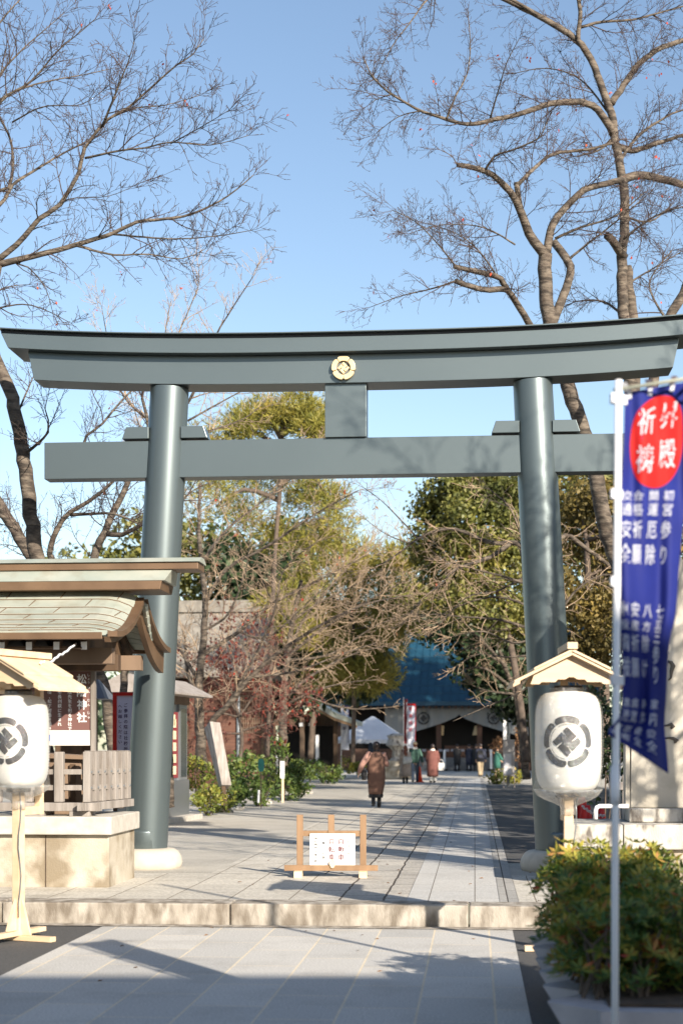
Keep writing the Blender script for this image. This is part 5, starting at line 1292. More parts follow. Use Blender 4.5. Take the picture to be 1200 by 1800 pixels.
# timber gatehouse
ghd = 73; gh = thing('timber_gatehouse', 'small dark timber gatehouse with sloping pale roof beside the tent', 'gatehouse', (*P(560, 1312, ghd).xy, UP), -A); k = ghd / F
def hx(px): return (px - 560) * k
def hz_(py): return ZC + (HZ - py) * k - UP
pr = [(hx(500), hz_(1170)), (hx(545), hz_(1226)), (hx(590), hz_(1252)), (hx(632), hz_(1266)), (hx(632), hz_(1274)), (hx(590), hz_(1262)), (hx(545), hz_(1238)), (hx(500), hz_(1185))]
pr = [(hx(505), hz_(1195)), (hx(545), hz_(1224)), (hx(590), hz_(1252)), (hx(630), hz_(1268)), (hx(630), hz_(1276)), (hx(590), hz_(1262)), (hx(545), hz_(1236)), (hx(505), hz_(1207))]
MB().prism(pr, lambda p, s: Vector((p[0], -.9 if s == 0 else 2.6, p[1]))).build('roof', M['copper'], gh, recalc=True)
pr2 = [(a, b - .15) for a, b in pr[:4]] + [(a, b - .12) for a, b in pr[4:]]
MB().prism(pr2, lambda p, s: Vector((p[0], -.86 if s == 0 else -.76, p[1]))).build('bargeboard', M['wood_tan'], gh, recalc=True)
MB().prism([(a - .9 if i > 3 else a, b) for i, (a, b) in enumerate([(hx(505), hz_(1210)), (hx(505), hz_(1198)), (hx(440), hz_(1230)), (hx(440), hz_(1242))])], lambda p, s: Vector((p[0], -.9 if s == 0 else 2.6, p[1]))).build('roof', M['copper'], gh, recalc=True)
MB().span((hx(480), .3, hz_(1275)), (hx(592), 2.2, hz_(1255))).build('beam', M['wood_dark'], gh)
MB().span((hx(480), 1.9, 0), (hx(585), 2.0, hz_(1275))).build('rear_wall', M['hall_dark'], gh)
for px, m_ in ((531, 'wood_mid'), (550, 'wood_mid'), (480, 'wood_dark'), (590, 'wood_dark')):
    MB().span((hx(px - 4), -.1, 0), (hx(px + 4), .1, hz_(1262))).build('post', M[m_], gh, bevel=.01)
for px in (531, 548): MB().span((hx(px - 3), -.5, hz_(1277)), (hx(px + 3), -.4, hz_(1271))).build('white_lamp', M['white_panel'], gh)
MB().span((hx(556), -.4, 0), (hx(561), -.1, hz_(1292))).build('white_board', M['white_panel'], gh)

# event tent
td = 77; tn = thing('event_tent', 'white canvas event tent with scalloped valance in the shade', 'tent', (*P(651, 1312, td).xy, UP), -A); k = td / F
ex0, ex1, ez, ea = -63 * k, 63 * k, ZC + (HZ - 1300) * k - UP, ZC + (HZ - 1258) * k - UP
dpt = 3.2
MB().add([(ex0, 0, ez), (ex1, 0, ez), (ex1, dpt, ez), (ex0, dpt, ez), (-.05, dpt * .45, ea), (.05, dpt * .55, ea)], [(0, 1, 5, 4), (1, 2, 5), (2, 3, 4, 5), (3, 0, 4)]).build('canopy', M['tent_white'], tn)
vm = MB()
def val(a, b, n):
    a, b = Vector(a), Vector(b)
    for i in range(n):
        p, q = a + (b - a) * (i / n), a + (b - a) * ((i + 1) / n)
        arc = [q + (p - q) * (j / 6) + Vector((0, 0, -.14 - .06 * math.sin(math.pi * j / 6))) for j in range(7)]
        vm.add([p, q] + arc, [tuple(range(9))])
val((ex0, -.004, ez), (ex1, -.004, ez), 12); val((ex1 + .004, 0, ez), (ex1 + .004, dpt, ez), 12); val((ex0, dpt, ez), (ex1, dpt, ez), 12); val((ex0 - .004, 0, ez), (ex0 - .004, dpt, ez), 12)
vm.build('valance', M['tent_white'], tn)
for x_ in (ex0 + .04, ex1 - .04):
    for y_ in (.04, dpt - .04): MB().tube([(x_, y_, 0), (x_, y_, ez)], .022, 8).build('leg', M['steel'], tn)
MB().span((-.3, dpt - .3, 0), (.25, dpt - .25, ez)).build('side_cloth', M['cloth_denim'], tn)
# stalls/stone lantern block behind the tent's front
sl_ = thing('stone_steps', 'pale stone steps with weathered lantern base behind the tent', 'stone steps', (*P(692, 1312, 73).xy, UP), -A); k = 73 / F
MB().span((-.62, 0, 0), (.85, 1, .55)).build('step', M['stone'], sl_, bevel=.02); MB().span((-.52, .15, .552), (.75, 1, .85)).build('step', M['stone'], sl_, bevel=.02)
MB().lathe([(.34, .852), (.22, 1.0), (.2, 1.3), (.34, 1.45), (.5, 1.55), (.4, 1.85), (.46, 2.0), (.2, 2.1)], (.1, .6, 0), 10).build('lantern', M['stained_stone'], sl_)

# shrine hall
hd = 98; hu, hv = UV_(P(806, 1312, hd)); hl = thing('shrine_hall', 'distant shrine hall with blue roof and white crested curtain', 'shrine hall', W(hu, hv, UP), -A); k = hd / F
def HX(px): return (px - 806) * k
def HZZ(py): return ZC + (HZ - py) * k - UP
fl_z = HZZ(1332)
MB().add([(-9.2, 0.0, HZZ(1233)), (9.2, 0.0, HZZ(1233)), (8.0, 5.5, HZZ(1105)), (-8.0, 5.5, HZZ(1105)), (-9.2, 11, HZZ(1233)), (9.2, 11, HZZ(1233)), (-9.2, 0, HZZ(1233) - .25), (9.2, 0, HZZ(1233) - .25), (-9.2, 11, HZZ(1233) - .25), (9.2, 11, HZZ(1233) - .25)],
         [(0, 1, 2, 3), (5, 4, 3, 2), (4, 0, 3), (1, 5, 2), (0, 6, 7, 1), (1, 7, 9, 5), (5, 9, 8, 4), (4, 8, 6, 0), (6, 8, 9, 7)]).build('roof', M['roof_blue'], hl)
hs_ = MB()
for i in range(37):
    q = -1 + 2 * i / 36; hs_.beam((q * 9.15, -.01, HZZ(1233) + .02), (q * 7.95, 5.48, HZZ(1105) + .02), .05, .06)
for i in range(1, 9):
    t_q = i / 9; zq = HZZ(1233) + (HZZ(1105) - HZZ(1233)) * t_q; hs_.beam((-9.2 + 1.2 * t_q, 5.5 * t_q, zq + .01), (9.2 - 1.2 * t_q, 5.5 * t_q, zq + .01), .03, .03)
hs_.build('roof_seams', M['roof_blue'], hl)
rfm = MB()
for i in range(46): rfm.span((-9 + i * .4 - .05, .15, HZZ(1233) - .42), (-9 + i * .4 + .05, 1.5, HZZ(1233) - .262))
rfm.build('rafters', M['hall_wood'], hl)
MB().span((-8.3, 5.3, HZZ(1105) - .05), (8.3, 5.7, HZZ(1105) + .5)).build('ridge', M['roof_blue'], hl)
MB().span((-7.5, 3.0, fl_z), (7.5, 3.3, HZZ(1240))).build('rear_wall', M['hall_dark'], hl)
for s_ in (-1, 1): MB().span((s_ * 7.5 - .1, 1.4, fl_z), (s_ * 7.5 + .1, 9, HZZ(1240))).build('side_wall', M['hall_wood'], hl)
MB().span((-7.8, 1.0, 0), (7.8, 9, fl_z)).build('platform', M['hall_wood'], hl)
for i in range(4): MB().span((-3.6, -.6 + i * .4, 0), (3.6, -.2 + i * .4, .2 + i * .2 - .003)).build('step', M['shaded_stone'], hl, bevel=.01)
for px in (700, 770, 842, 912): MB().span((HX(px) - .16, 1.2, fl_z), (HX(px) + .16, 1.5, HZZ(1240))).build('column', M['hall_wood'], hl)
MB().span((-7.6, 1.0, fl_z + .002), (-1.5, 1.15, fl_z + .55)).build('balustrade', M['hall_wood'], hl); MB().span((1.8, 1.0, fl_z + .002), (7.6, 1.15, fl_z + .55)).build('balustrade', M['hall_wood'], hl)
# curtain drawn up at the centre
cm = MB(); n = 60; top, bot = [], []
for i in range(n + 1):
    q = -1 + 2 * i / n; x_ = q * 4.6
    zb__ = HZZ(1256) - (HZZ(1256) - HZZ(1293)) * min(1, abs(q) * 1.25) ** .75
    top.append((x_, .95 + .05 * math.sin(q * 40), HZZ(1238))); bot.append((x_, .95 + .07 * math.sin(q * 40 + .4), zb__))
cm.add(top + bot, [(i, i + 1, n + 2 + i, n + 1 + i) for i in range(n)])
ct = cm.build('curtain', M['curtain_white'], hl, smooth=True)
for px in (743, 867):
    c_ = MB(); crest_flat(c_, lambda x, y: Vector((HX(px) + x * .40, .84, HZZ(1262) + y * .40)), cuts=0); c_.build('crest', M['ink'], ct)
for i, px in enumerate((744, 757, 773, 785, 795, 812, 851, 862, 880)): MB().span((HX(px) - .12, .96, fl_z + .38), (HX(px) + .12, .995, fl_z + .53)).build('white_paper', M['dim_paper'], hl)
for px in (781, 803, 824, 862):
    t = MB().span((HX(px) - .065, -.8, .02), (HX(px) + .065, -.6, 1.3)).build('white_post', M['white_panel'], hl); MB().span((HX(px) - .2, -.9, 0), (HX(px) + .2, -.5, .12)).build('post_base', M['hall_dark'], t)
MB().span((-.9, 1.6, fl_z), (.9, 2.2, fl_z + .75)).build('offering_box', M['hall_wood'], hl)
for px in (775, 838): MB().loft([[(HX(px) - .15, 2, HZZ(1275)), (HX(px) + .15, 2, HZZ(1275)), (HX(px) + .15, 2.1, HZZ(1275)), (HX(px) - .15, 2.1, HZZ(1275))], [(HX(px) - .3, 2, HZZ(1292)), (HX(px) + .1, 2, HZZ(1292)), (HX(px) + .1, 2.1, HZZ(1292)), (HX(px) - .3, 2.1, HZZ(1292))]]).build('gilt_ornament', M['gold'], hl)
# red and white nobori
for px, top_, w_, lab in ((722, 1237, 15, 'red and white shrine banner standing right of the tent'), (712, 1229, 6, 'narrow edge-on red banner just behind the tent corner'), (606, 1240, 13, 'faded purple and white banner behind the gatehouse roof')):
    d = 70 if px > 700 else 74; q = P(px, 1312, d); k = d / F
    t = thing('nobori_banner', lab, 'banner', (q.x, q.y, UP), 0, 'far banners by the tent')
    MB().tube([(-w_ * k / 2, 0, 0), (-w_ * k / 2, 0, ZC + (HZ - top_ + 3) * k - UP)], .018, 8).build('pole', M['pole_white'], t)
    c_ = MB().add([(-w_ * k / 2 + .02 + (w_ * k * i / 6), .04 * math.sin(i * 1.2 + j), ZC + (HZ - top_) * k - UP - j * (78 * k / 12)) for j in range(13) for i in range(7)], [(j*7+i, j*7+i+1, (j+1)*7+i+1, (j+1)*7+i) for j in range(12) for i in range(6)]).build('cloth', M['banner_white'] if px != 712 else M['maroon_cloth'], t)
    if px != 712:
        b_ = MB(); e = w_ * k
        b_.span((-e / 2 + .02, -.055, ZC + (HZ - top_ - 3.5) * k - UP), (e / 2 + .02, -.05, ZC + (HZ - top_) * k - UP)); b_.span((e / 2 - .01, -.056, ZC + (HZ - top_ - 66) * k - UP), (e / 2 + .02, -.051, ZC + (HZ - top_ - 3.6) * k - UP))
        column(b_, '学業成就', .0, ZC + (HZ - top_ - 6) * k - UP, e * .5, lambda x, y: Vector((x - .02, -.057, y)), 1.6, .01)
        b_.build('red_print', M['banner_red'] if px == 722 else M['ink_purple'], c_)
# cone, lamp post, notice stand
q = P(737, 1312, 66.5); cone('traffic_cone', 'orange red traffic cone standing between the walkers on the path', (q.x, q.y, UP), .95, M['cone_orange'])
lpd = 60; q = P(893, 1312, lpd); k = lpd / F; lp = thing('lamp_post', 'slim grey lamp post with clear globe right of the path', 'lamp post', (q.x, q.y, UP))
zt_ = ZC + (HZ - 1170) * k - UP
MB().tube([(0, 0, 0), (0, 0, zt_ - .1)], [.055, .045], 12).build('pole', M['steel'], lp, smooth=True)
MB().lathe([(.05, zt_ - .12), (.17, zt_), (.19, zt_ + .1), (.15, zt_ + .22), (.05, zt_ + .28)], (0, 0, 0), 20).build('globe', mat('frosted_globe', (.6, .62, .62), .15), lp, smooth=True)
MB().lathe([(.1, zt_ + .28), (.14, zt_ + .3), (.02, zt_ + .36)], (0, 0, 0), 16).build('cap', M['steel'], lp)
MB().span((-.16, -.1, zt_ - .45), (.05, .1, zt_ - .3)).build('control_box', M['steel'], lp)
nsd = 58; q = P(894, 1312, nsd); k = nsd / F; nst = thing('notice_stand', 'grey notice stand with pale poster on two legs beside the right shrub', 'notice stand', (q.x, q.y, UP))
zz = lambda py: ZC + (HZ - py) * k - UP
MB().span((-10 * k, 0, zz(1364)), (10 * k, .05, zz(1300))).build('board', mat('grey_notice', (.36, .34, .33), .7, (.30, .28, .27), 30), nst)
MB().span((-9 * k, -.006, zz(1361)), (4 * k, -.001, zz(1325))).build('poster', mat('pale_poster', (.42, .43, .50), .6, (.55, .54, .52), 3), nst)
for px in (-10, 9): MB().span((px * k, .0, 0), ((px + 1.5) * k, .04, zz(1364))).build('leg', M['wood_grey'], nst)
tag(MB().span((*P(884, 1312, 72).xy, UP), (P(884, 1312, 72).x + .14, 72.1, ZC + (HZ - 1266) * 72 / F)).build('white_pillar', M['white_panel']), 'plain white upright pillar left of the lamp post', 'pillar')

# ---------------------------------------------------------------- people
def ring(cx, cy, z, rx, ry, n=20, p=2.0, ph=0, wob=0.):
    o = []
    for i in range(n):
        a = 2 * math.pi * i / n; c, s_ = math.cos(a), math.sin(a)
        w_ = 1 + wob * math.sin(5 * a + ph)
        o.append((cx + rx * w_ * math.copysign(abs(c) ** (2 / p), c), cy + ry * w_ * math.copysign(abs(s_) ** (2 / p), s_), z))
    return o
def skin_mesh(name, verts, edges, radii, m, parent, root=0, sub=2):
    me = bpy.data.meshes.new(name); me.from_pydata([tuple(v) for v in verts], edges, []); o = bpy.data.objects.new(name, me); COL.objects.link(o)
    sk = o.modifiers.new('skin', 'SKIN'); sk.use_smooth_shade = True
    ly = me.skin_vertices[0].data if me.skin_vertices else None
    if ly is None:
        bm = bmesh.new(); bm.from_mesh(me); bm.verts.layers.skin.verify(); bm.to_mesh(me); bm.free(); ly = me.skin_vertices[0].data
    for i, r in enumerate(radii): ly[i].radius = (r, r) if not hasattr(r, '__len__') else r
    ly[root].use_root = True
    ss = o.modifiers.new('sub', 'SUBSURF'); ss.levels = ss.render_levels = sub
    dg = bpy.context.evaluated_depsgraph_get(); me2 = bpy.data.meshes.new_from_object(o.evaluated_get(dg)); me2.name = name
    bpy.data.objects.remove(o)
    me2.materials.clear(); me2.materials.append(m)
    for p in me2.polygons: p.use_smooth = True
    ob = bpy.data.objects.new(name, me2); COL.objects.link(ob); ob.parent = parent; return ob
def person(label, px, py, d, h, face=0., arms=((.02, -.05), (.02, -.05)), stride=.14, lift=0., legs=None, group=None):
    """local frame: x right, y forward (away from the viewer when face = 0). arms: (out, forward) of elbow and hand for left, right"""
    q = P(px, 1312, d); t = thing('person', label, 'person', (q.x, q.y, UP), face, group); s = h / 1.62
    V, E, Rr = [], [], []
    def add(v, r, pa=None):
        V.append(Vector(v) * s); Rr.append((r[0] * s, r[1] * s) if hasattr(r, '__len__') else r * s)
        if pa is not None: E.append((pa, len(V) - 1))
        return len(V) - 1
    pel = add((0, 0, .88), (.13, .10)); wst = add((0, .01, 1.03), (.115, .09), pel); ch = add((0, .01, 1.22), (.14, .10), wst); nk0 = add((0, 0, 1.36), (.06, .06), ch)
    nk = add((0, .012, 1.41), .047, nk0); hd1 = add((0, .02, 1.47), (.07, .08), nk); hd2 = add((0, .015, 1.55), (.078, .092), hd1); add((0, .01, 1.60), (.05, .06), hd2)
    # face: nose and chin, ears
    add((0, .115, 1.495), .012, hd1); add((.076, .005, 1.50), .014, hd1); add((-.076, .005, 1.50), .014, hd1)
    joints = {}
    for i, sg in enumerate((-1, 1)):
        sh = add((sg * .155, 0, 1.33), .052, ch); (eo, ef), (ho, hf, hz) = arms[i]
        el = add((sg * (.20 + eo), ef, 1.07), .038, sh); wr = add((sg * (.20 + ho), hf, hz), .026, el)
        dr = (V[wr] - V[el]).normalized(); pal = add(tuple(V[wr] / s + dr * .055), (.036, .018), wr)
        sdv = dr.cross(Vector((sg, .3, 0))).normalized()
        for f_ in range(4):
            b_ = V[pal] / s + dr * .04 + sdv * (f_ - 1.5) * .018; k1 = add(tuple(b_), .0085, pal); add(tuple(b_ + (dr + Vector((-sg * .3, 0, 0))) * (.05, .06, .055, .042)[f_]), .007, k1)
        b_ = V[wr] / s + dr * .03 + sdv * .032; k1 = add(tuple(b_), .010, wr); add(tuple(b_ + (dr + sdv * .6) * .035), .008, k1)
        joints[sg] = (V[sh].copy(), V[el].copy(), V[wr].copy())
    for sg in (-1, 1):
        fy = stride * sg; hp = add((sg * .085, 0, .82), .085, pel); kn = add((sg * .085, fy * .55 + .03, .47), .058, hp)
        up_ = lift if sg < 0 else 0
        an = add((sg * .08, fy - (.03 if sg < 0 else 0), .08 + up_), .037, kn); add((sg * .085, fy + .11, .035 + up_ * .6), (.038, .03), an)
        joints[('leg', sg)] = (V[hp].copy(), V[kn].copy(), V[an].copy(), V[len(V) - 1].copy())
    body = skin_mesh('body', V, E, Rr, M['skin'], t)
    return t, s, joints
def sleeve(t, j, m, r0=.062, r1=.042, ext=.93):
    a, b, c = j; c = b + (c - b) * ext
    pts, rad = smooth_poly([a + Vector((0, 0, .012)), b, c], [r0, (r0 + r1) / 2 * 1.02, r1], .03); MB().tube(pts, rad, 14).build('sleeve', m, t, smooth=True)
def trouser(t, j, m, r=(.095, .07, .055), boots=None, cut=1.):
    a, b, c, f_ = j
    pts, rad = smooth_poly([a + Vector((0, 0, .04)), b, c + (b - c) * (1 - cut)], r, .04); MB().tube(pts, rad, 14).build('trouser_leg', m, t, smooth=True)
    if boots: shoe(t, j, boots)
def shoe(t, j, m, hi=.1):
    a, b, c, f_ = j
    MB().tube([c + (b - c).normalized() * hi, c, c + Vector((0, -.02, -.03))], [.05, .05, .048], 12).build('shoe', m, t, smooth=True)
    MB().tube([c + Vector((0, -.045, -.045)), c + Vector((0, .02, -.045)), f_ + Vector((0, .03, -.004))], [.038, .045, .032], 12).build('shoe', m, t, smooth=True)
def garment(t, s, prof, m, name='coat', n=26, wob=.0):
    MB().loft([ring(cx * s, cy * s, z * s, rx * s, ry * s, n, 2.2, i * .6, wob * max(0, 1 - (z / 1.1))) for i, (z, rx, ry, cx, cy) in enumerate(prof)]).build(name, m, t, smooth=True)
def hair(t, s, m, bun=False, long_=False, short=False):
    if short: prof = [(1.47, .055, .05, 0, -.03), (1.50, .078, .075, 0, -.018), (1.55, .088, .10, 0, 0), (1.60, .078, .09, 0, .005), (1.635, .045, .05, 0, 0), (1.645, .01, .01, 0, 0)]
    else: prof = [(1.42, .05, .035, 0, -.03), (1.46, .075, .06, 0, -.025), (1.52, .09, .085, 0, -.015), (1.57, .09, .10, 0, 0), (1.61, .07, .08, 0, 0), (1.64, .03, .035, 0, 0), (1.645, .01, .01, 0, 0)]
    if long_: prof = [(1.18, .04, .02, 0, -.12), (1.25, .075, .035, 0, -.115), (1.36, .095, .045, 0, -.085)] + prof[1:]
    garment(t, s, prof, m, 'hair')
    if bun:
        MB().lathe([(.01, -.05), (.04, -.035), (.055, 0), (.04, .035), (.01, .05)], (0, 0, 0), 16).build('hair_bun', m, t, smooth=True, loc=Vector((.0, -.12, 1.56)) * s)
GP = 'people walking on the path'
COAT = [(.38, .19, .15, 0, -.01), (.6, .21, .165, 0, 0), (.85, .215, .165, 0, 0), (1.02, .195, .15, 0, 0), (1.2, .20, .14, 0, 0), (1.31, .185, .115, 0, 0), (1.36, .12, .09, 0, 0), (1.41, .062, .062, 0, 0)]
# woman in brown coat, arm akimbo with a black shoulder bag, nearest
t, s, j = person('woman in a long brown coat with black shoulder bag, nearest walker on the path', 661, 1420, GD(1420), 1.60, R(4), arms=(((.16, -.14), (.22, .0, .86)), ((.06, .10), (-.02, .22, 1.22))), stride=.10, lift=.05)
garment(t, s, [(.34, .175, .15, -.01, 0), (.40, .185, .155, -.01, 0), (.55, .205, .165, 0, 0), (.74, .225, .175, 0, 0), (.95, .22, .165, 0, 0), (1.1, .205, .15, 0, 0), (1.22, .215, .145, 0, 0), (1.31, .19, .12, 0, 0), (1.36, .12, .09, 0, 0), (1.40, .06, .06, 0, 0)], M['coat_brown'], wob=.03)
garment(t, s, [(.25, .17, .14, -.01, 0), (.30, .18, .15, -.01, 0), (.36, .165, .14, -.01, 0)], M['cloth_black'], 'skirt', wob=.08)
for sg in (-1, 1): sleeve(t, j[sg], M['pink_knit'], .085, .05); shoe(t, j[('leg', sg)], M['cloth_black'], .22)
garment(t, s, [(1.37, .06, .06, 0, 0), (1.41, .075, .075, 0, 0), (1.44, .06, .065, 0, -.005)], M['cloth_black'], 'scarf'); hair(t, s, M['hair_dark'], bun=True)
bg2 = thing('shoulder_bag', 'black shoulder bag hanging at the brown coated woman\'s left side', 'bag', t.location + Vector((-.30, -.02, 0)), 0)
MB().loft([ring(0, 0, .68, .05, .15, 16, 3), ring(0, 0, .80, .075, .17, 16, 3), ring(0, 0, .98, .05, .12, 16, 3)]).build('bag_body', M['cloth_black'], bg2, smooth=True)
MB().tube([(0, -.08, .97), (.08, -.14, 1.18), (.16, -.10, 1.36), (.17, .02, 1.385), (.10, .10, 1.18), (0, .08, .97)], .010, 6).build('strap', M['cloth_black'], bg2)
# beige coat woman
t, s, j = person('woman with long auburn hair in a beige coat walking beside the man in green', 712, 1376, GD(1377), 1.52, R(3), arms=(((.0, -.02), (.02, .05, .84)), ((.0, -.02), (-.02, .06, .86))), stride=.10)
garment(t, s, [(.30, .27, .20, 0, 0), (.5, .25, .19, 0, 0), (.75, .23, .17, 0, 0), (1.0, .20, .15, 0, 0), (1.2, .20, .14, 0, 0), (1.31, .185, .115, 0, 0), (1.36, .12, .09, 0, 0), (1.41, .06, .06, 0, 0)], M['coat_beige'], wob=.05)
for sg in (-1, 1): sleeve(t, j[sg], M['coat_beige'], .07, .05); shoe(t, j[('leg', sg)], M['cloth_black'], .18)
hair(t, s, M['hair_brown'], long_=True)
bb = thing('shoulder_bag', 'cream shoulder bag slung over the beige coated woman\'s back', 'bag', t.location + Vector((.06, -.20, .0)), 0)
MB().loft([ring(0, 0, .78, .16, .05, 16, 3), ring(.02, 0, .92, .19, .06, 16, 3), ring(.03, 0, 1.08, .15, .04, 16, 3)]).build('bag_body', M['cloth_white'], bb, smooth=True); MB().tube([(.1, .0, 1.06), (.05, .05, 1.28), (-.08, .12, 1.29), (-.14, .02, 1.0)], .012, 6).build('strap', M['cloth_white'], bb)
# man in green sweater
t, s, j = person('man in green sweater and jeans with a pale scarf beside the beige coat', 729, 1375, GD(1376) + .6, 1.66, R(-6), arms=(((.0, .0), (.0, .08, .84)), ((.06, -.06), (.10, .0, .80))), stride=.10)
garment(t, s, [(.80, .175, .13, 0, 0), (.95, .19, .145, 0, 0), (1.2, .205, .145, 0, 0), (1.31, .19, .12, 0, 0), (1.36, .12, .09, 0, 0), (1.41, .06, .06, 0, 0)], M['knit_green'], 'sweater')
for sg in (-1, 1): sleeve(t, j[sg], M['knit_green'], .072, .05); trouser(t, j[('leg', sg)], M['cloth_denim'], boots=M['cloth_black'])
garment(t, s, [(1.33, .11, .10, 0, 0), (1.38, .105, .10, 0, 0), (1.43, .08, .08, 0, 0)], M['cloth_white'], 'scarf'); hair(t, s, M['hair_brown'], short=True)
garment(t, s, [(1.54, .10, .115, 0, .0), (1.58, .095, .105, 0, 0), (1.64, .06, .07, 0, 0), (1.66, .02, .02, 0, 0)], M['cloth_tan'], 'cap')
# maroon coat with white tote
t, s, j = person('person in long maroon coat and white trousers carrying a white tote bag', 760, 1375, GD(1376), 1.58, R(3), arms=(((.02, .0), (.02, .08, .88)), ((.03, -.02), (.06, .04, .88))), stride=.05)
garment(t, s, [(.26, .235, .17, 0, 0), (.5, .25, .18, 0, 0), (.8, .25, .18, 0, 0), (1.05, .235, .17, 0, 0), (1.22, .23, .15, 0, 0), (1.32, .195, .12, 0, 0), (1.37, .12, .09, 0, 0), (1.41, .06, .06, 0, 0)], M['coat_maroon'], wob=.03)
for sg in (-1, 1): sleeve(t, j[sg], M['coat_maroon'], .085, .055); trouser(t, j[('leg', sg)], M['cloth_white'], (.10, .085, .08), boots=M['cloth_black'])
garment(t, s, [(1.34, .12, .10, 0, 0), (1.39, .11, .10, 0, 0), (1.43, .075, .075, 0, 0)], M['cloth_white'], 'collar'); hair(t, s, M['hair_dark'], short=True)
tb = thing('tote_bag', 'square white tote bag in the maroon coated person\'s right hand', 'bag', t.location + Vector((.36, .04, 0)), 0)
MB().span((-.14, -.04, .50), (.12, .04, .82)).build('bag_body', M['cloth_white'], tb, bevel=.015); MB().tube([(-.09, 0, .81), (-.07, 0, .93), (.0, 0, .96), (.05, 0, .93), (.07, 0, .81)], .010, 6).build('handle', M['cloth_white'], tb)
# backpacker
bd2 = 79; t, s, j = person('person in navy jacket and tan trousers with dark backpack nearing the hall', 844, 1366, bd2, 1.62, R(12), arms=(((.0, -.02), (.02, .0, .84)), ((.04, .0), (.07, .06, .84))), stride=.12)
garment(t, s, [(.74, .19, .15, 0, 0), (.95, .205, .155, 0, 0), (1.2, .215, .15, 0, 0), (1.32, .19, .12, 0, 0), (1.37, .12, .09, 0, 0), (1.41, .06, .06, 0, 0)], M['cloth_navy'], 'jacket')
for sg in (-1, 1): sleeve(t, j[sg], M['cloth_navy'], .075, .055); trouser(t, j[('leg', sg)], M['cloth_tan'], (.11, .085, .075), boots=M['cloth_black'])
hair(t, s, M['hair_dark'], short=True)
bp_ = thing('backpack', 'dark grey backpack worn by the person in tan trousers', 'backpack', t.location + Vector((-.04, -.19, 0)), R(12))
MB().loft([ring(0, 0, .84, .15, .08, 18, 3.4), ring(0, -.01, .98, .165, .10, 18, 3.4), ring(0, 0, 1.22, .15, .085, 18, 3.4), ring(0, .02, 1.30, .10, .05, 18, 3.4)]).build('bag_body', M['cloth_black'], bp_, smooth=True); MB().loft([ring(0, -.10, .90, .11, .03, 14, 3.4), ring(0, -.115, 1.0, .115, .03, 14, 3.4), ring(0, -.09, 1.08, .10, .02, 14, 3.4)]).build('front_pocket', M['cloth_navy'], bp_, smooth=True)
# bending figure in teal behind the shrub
t, s, j = person('person in teal coat leaning over behind the boxy shrub', 873, 1370, 76, 1.45, R(-70), arms=(((.0, .12), (.0, .30, .92)), ((.0, .12), (.0, .30, .92))), stride=.05)
garment(t, s, [(.5, .21, .17, 0, 0), (.8, .22, .17, 0, 0), (1.05, .20, .16, 0, 0), (1.25, .19, .14, 0, .02), (1.33, .16, .12, 0, .02), (1.40, .06, .06, 0, 0)], M['cloth_teal'])
for sg in (-1, 1): sleeve(t, j[sg], M['cloth_teal'], .08, .055)
hair(t, s, M['hair_dark'], short=True)
# dark figures before the offering box
for px, d_, lab in ((803, 95, 'dark clothed worshipper standing left of the offering box'), (824, 95.3, 'dark clothed worshipper bowing at the centre of the hall steps'), (836, 95, 'dark clothed worshipper on the right side of the hall steps')):
    t, s, j = person(lab, px, 1345, d_, 1.62, R(rnd(-8, 8)), arms=(((.0, .05), (-.06, .16, 1.05)), ((.0, .05), (-.06, .16, 1.05))), stride=.03, group='worshippers at the hall')
    t.location.z = UP
    garment(t, s, COAT, M['cloth_navy' if px == 824 else 'cloth_black'])
    for sg in (-1, 1): sleeve(t, j[sg], M['cloth_black'], .075, .05); trouser(t, j[('leg', sg)], M['cloth_black'], boots=M['cloth_black'])
    hair(t, s, M['hair_dark'], short=True)

# ---------------------------------------------------------------- outside the frame: what shades the foreground and dapples the path
hb = thing('street_building', 'plain two storey building across the street behind the viewpoint', 'building', (0, 0, 0))
MB().span((3.5, -16, 0), (19, -6, 9.3)).build('wall', mat('render_wall', (.4, .38, .35), .8), hb)
MB().span((3.4, -16.1, 9.302), (19.1, -5.9, 9.5)).build('parapet', mat('parapet', (.35, .34, .32), .8), hb)
for i in range(5):
    for z in (1.2, 4.4, 7.0): MB().span((4.6 + i * 2.9, -6.0, z), (6.3 + i * 2.9, -5.97, z + 1.5)).build('window', M['glass_dark'], hb)
pz_ = thing('street_pole', 'slim grey steel pole on the pavement right of the planter', 'pole', (3.13, 8.5, 0))
MB().tube([(0, 0, 0), (0, 0, 4.95)], [.035, .03], 12).build('shaft', M['steel'], pz_, smooth=True); MB().lathe([(.09, 0), (.09, .02), (.05, .05)], (0, 0, 0), 12).build('foot_plate', M['steel'], pz_)
random.seed(200); fl_m = MB()
for i in range(70):
    u_, v_ = rnd(-3.2, 3.2), rnd(11.2, 30); z_ = .006 if v_ < 14.7 else UP + .008
    if 14.7 <= v_ < 15.4: v_ = 14.6 + rnd(0, .1); z_ = .008
    leaf_quad(fl_m, W(u_, v_, z_), Vector((rnd(-.25, .25), rnd(-.25, .25), 1)).normalized(), rv(), rnd(.04, .075), rnd(.025, .04), .008)
tag(fl_m.build('fallen_leaves', M['dry_leaf']), kind='stuff')
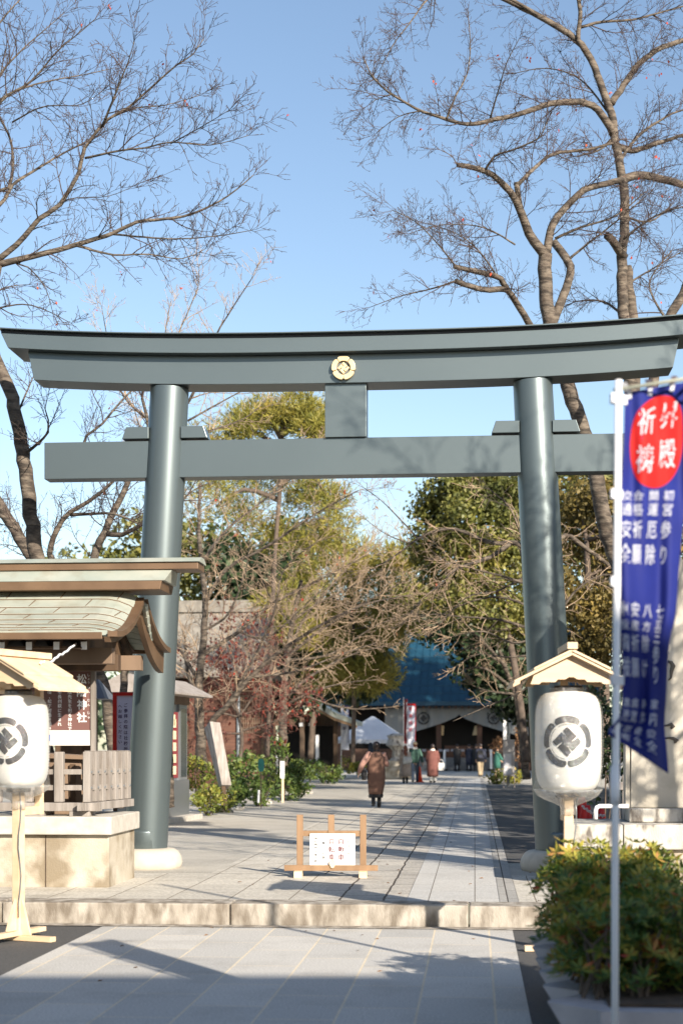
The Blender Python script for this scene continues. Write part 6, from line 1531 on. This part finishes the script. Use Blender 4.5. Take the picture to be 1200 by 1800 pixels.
# near tree on the right outside the frame: its twigs shade the column and pillar
def outer_tree(label, x, y, h, rng, dens=.8, rad=2.6, name='street_tree', zlow=.38, r0=.16, nl=13):
    T = Tree(20, 0, 1.1, dens, .2, rmin=.006, rng=rng)
    base = Vector((x, y, 0)); top = base + Vector((rnd(-.4, .4), rnd(-.4, .4), h))
    T.free([base, base + Vector((.1, .05, h * .35)), base + Vector((-.1, .1, h * .7)), top], r0, .03)
    for i in range(nl):
        t = zlow + (.95 - zlow) * i / (nl - 1); a = i * 2.4 + rnd(-.4, .4); L = rad * (1.15 - .5 * t) * rnd(.7, 1.1)
        p = base + (top - base) * t; dr = Vector((math.cos(a), math.sin(a), rnd(.3, .7)))
        T.free([p, p + dr * L * .4, p + dr * L * .8 + Vector((0, 0, .1 * L)), p + dr * L + Vector((0, 0, .3 * L))], r0 * .45 * (1.1 - t), .010, dens=dens)
    return T.done(name, label, grp='bare trees outside the frame')
outer_tree('bare street tree standing right of the blue banner', 6.6, 12.2, 8.6, 81, .8, 2.6)
outer_tree('bare tree on the right verge level with the stone pillar', 9.0, 21, 9.5, 82, .55, 3.4)
outer_tree('bare tree on the right verge beyond the stone pillar', 9.5, 28, 9.5, 83, .55, 3.6)
outer_tree('bare tree on the right verge level with the nearest walker', 11, 36, 10, 84, .55, 3.8)
outer_tree('bare tree on the right verge near the notice stand', 13.5, 46, 10, 85, .55, 4.2)
def evt(x_, y_, lab, sd2, zc, rad, n, group, dens=60, L=.34):
    random.seed(sd2); t = thing('evergreen_tree', lab, 'evergreen tree', (0, 0, 0), 0, group)
    c = Vector((x_, y_, 0)); MB().tube([c, c + Vector((.1, 0, zc))], [.1 + rad[2] * .03, .08], 10).build('trunk', M['bark_dark'], t, smooth=True)
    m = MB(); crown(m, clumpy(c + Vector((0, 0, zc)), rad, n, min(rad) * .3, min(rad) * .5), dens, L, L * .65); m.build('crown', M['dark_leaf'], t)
order = ['first', 'second', 'third', 'fourth', 'fifth', 'sixth', 'seventh', 'eighth', 'ninth', 'tenth', 'eleventh', 'twelfth', 'thirteenth']
random.seed(90)
for i in range(13):
    y_ = 17.5 + i * 3.0; x_ = 6.9 + .083 * (y_ - 17.5) + (.9 if i else 0) + rnd(-.3, .5); h = 6.9 + rnd(-.7, .8)
    evt(x_, y_, order[i] + ' evergreen of the row on the right verge, counted from the street', 100 + i, h * .52, (1.6, 1.7, h * .46), 44, 'evergreen row along the right verge')
for i, (x_, y_) in enumerate(((21, 62), (24, 67), (27, 72), (30.5, 76), (34, 80), (21.5, 69), (26, 79))):  # unseen trees added to put the hall roof and curtain in shade
    evt(x_, y_, order[i] + ' of the very tall unseen evergreens added to shade the hall', 130 + i, 16, (3.6, 3.4, 11.5), 90, 'unseen evergreens added for the shade on the hall', 40, .5)
for i, (x_, y_) in enumerate(((-8.6, 15.5), (-9.5, 20.5), (-8.2, 10.5), (-7.4, 5.5))):  # unseen trees added so the columns' left sides reflect something dark
    evt(x_, y_, order[i] + ' unseen dark evergreen added left of the pavilion, counted from the farthest', 150 + i, 4.2, (2.2, 2.4, 3.9), 50, 'unseen evergreens added to darken the column reflections')
evt(14.4, 46.4, 'tall bare stemmed evergreen added out of view to shade the tent', 140, 15.7, (2.3, 2.3, 2.4), 40, None)  # unseen tree, crown height set so its shadow lands on the tent
# shut out leftovers: drop unused data
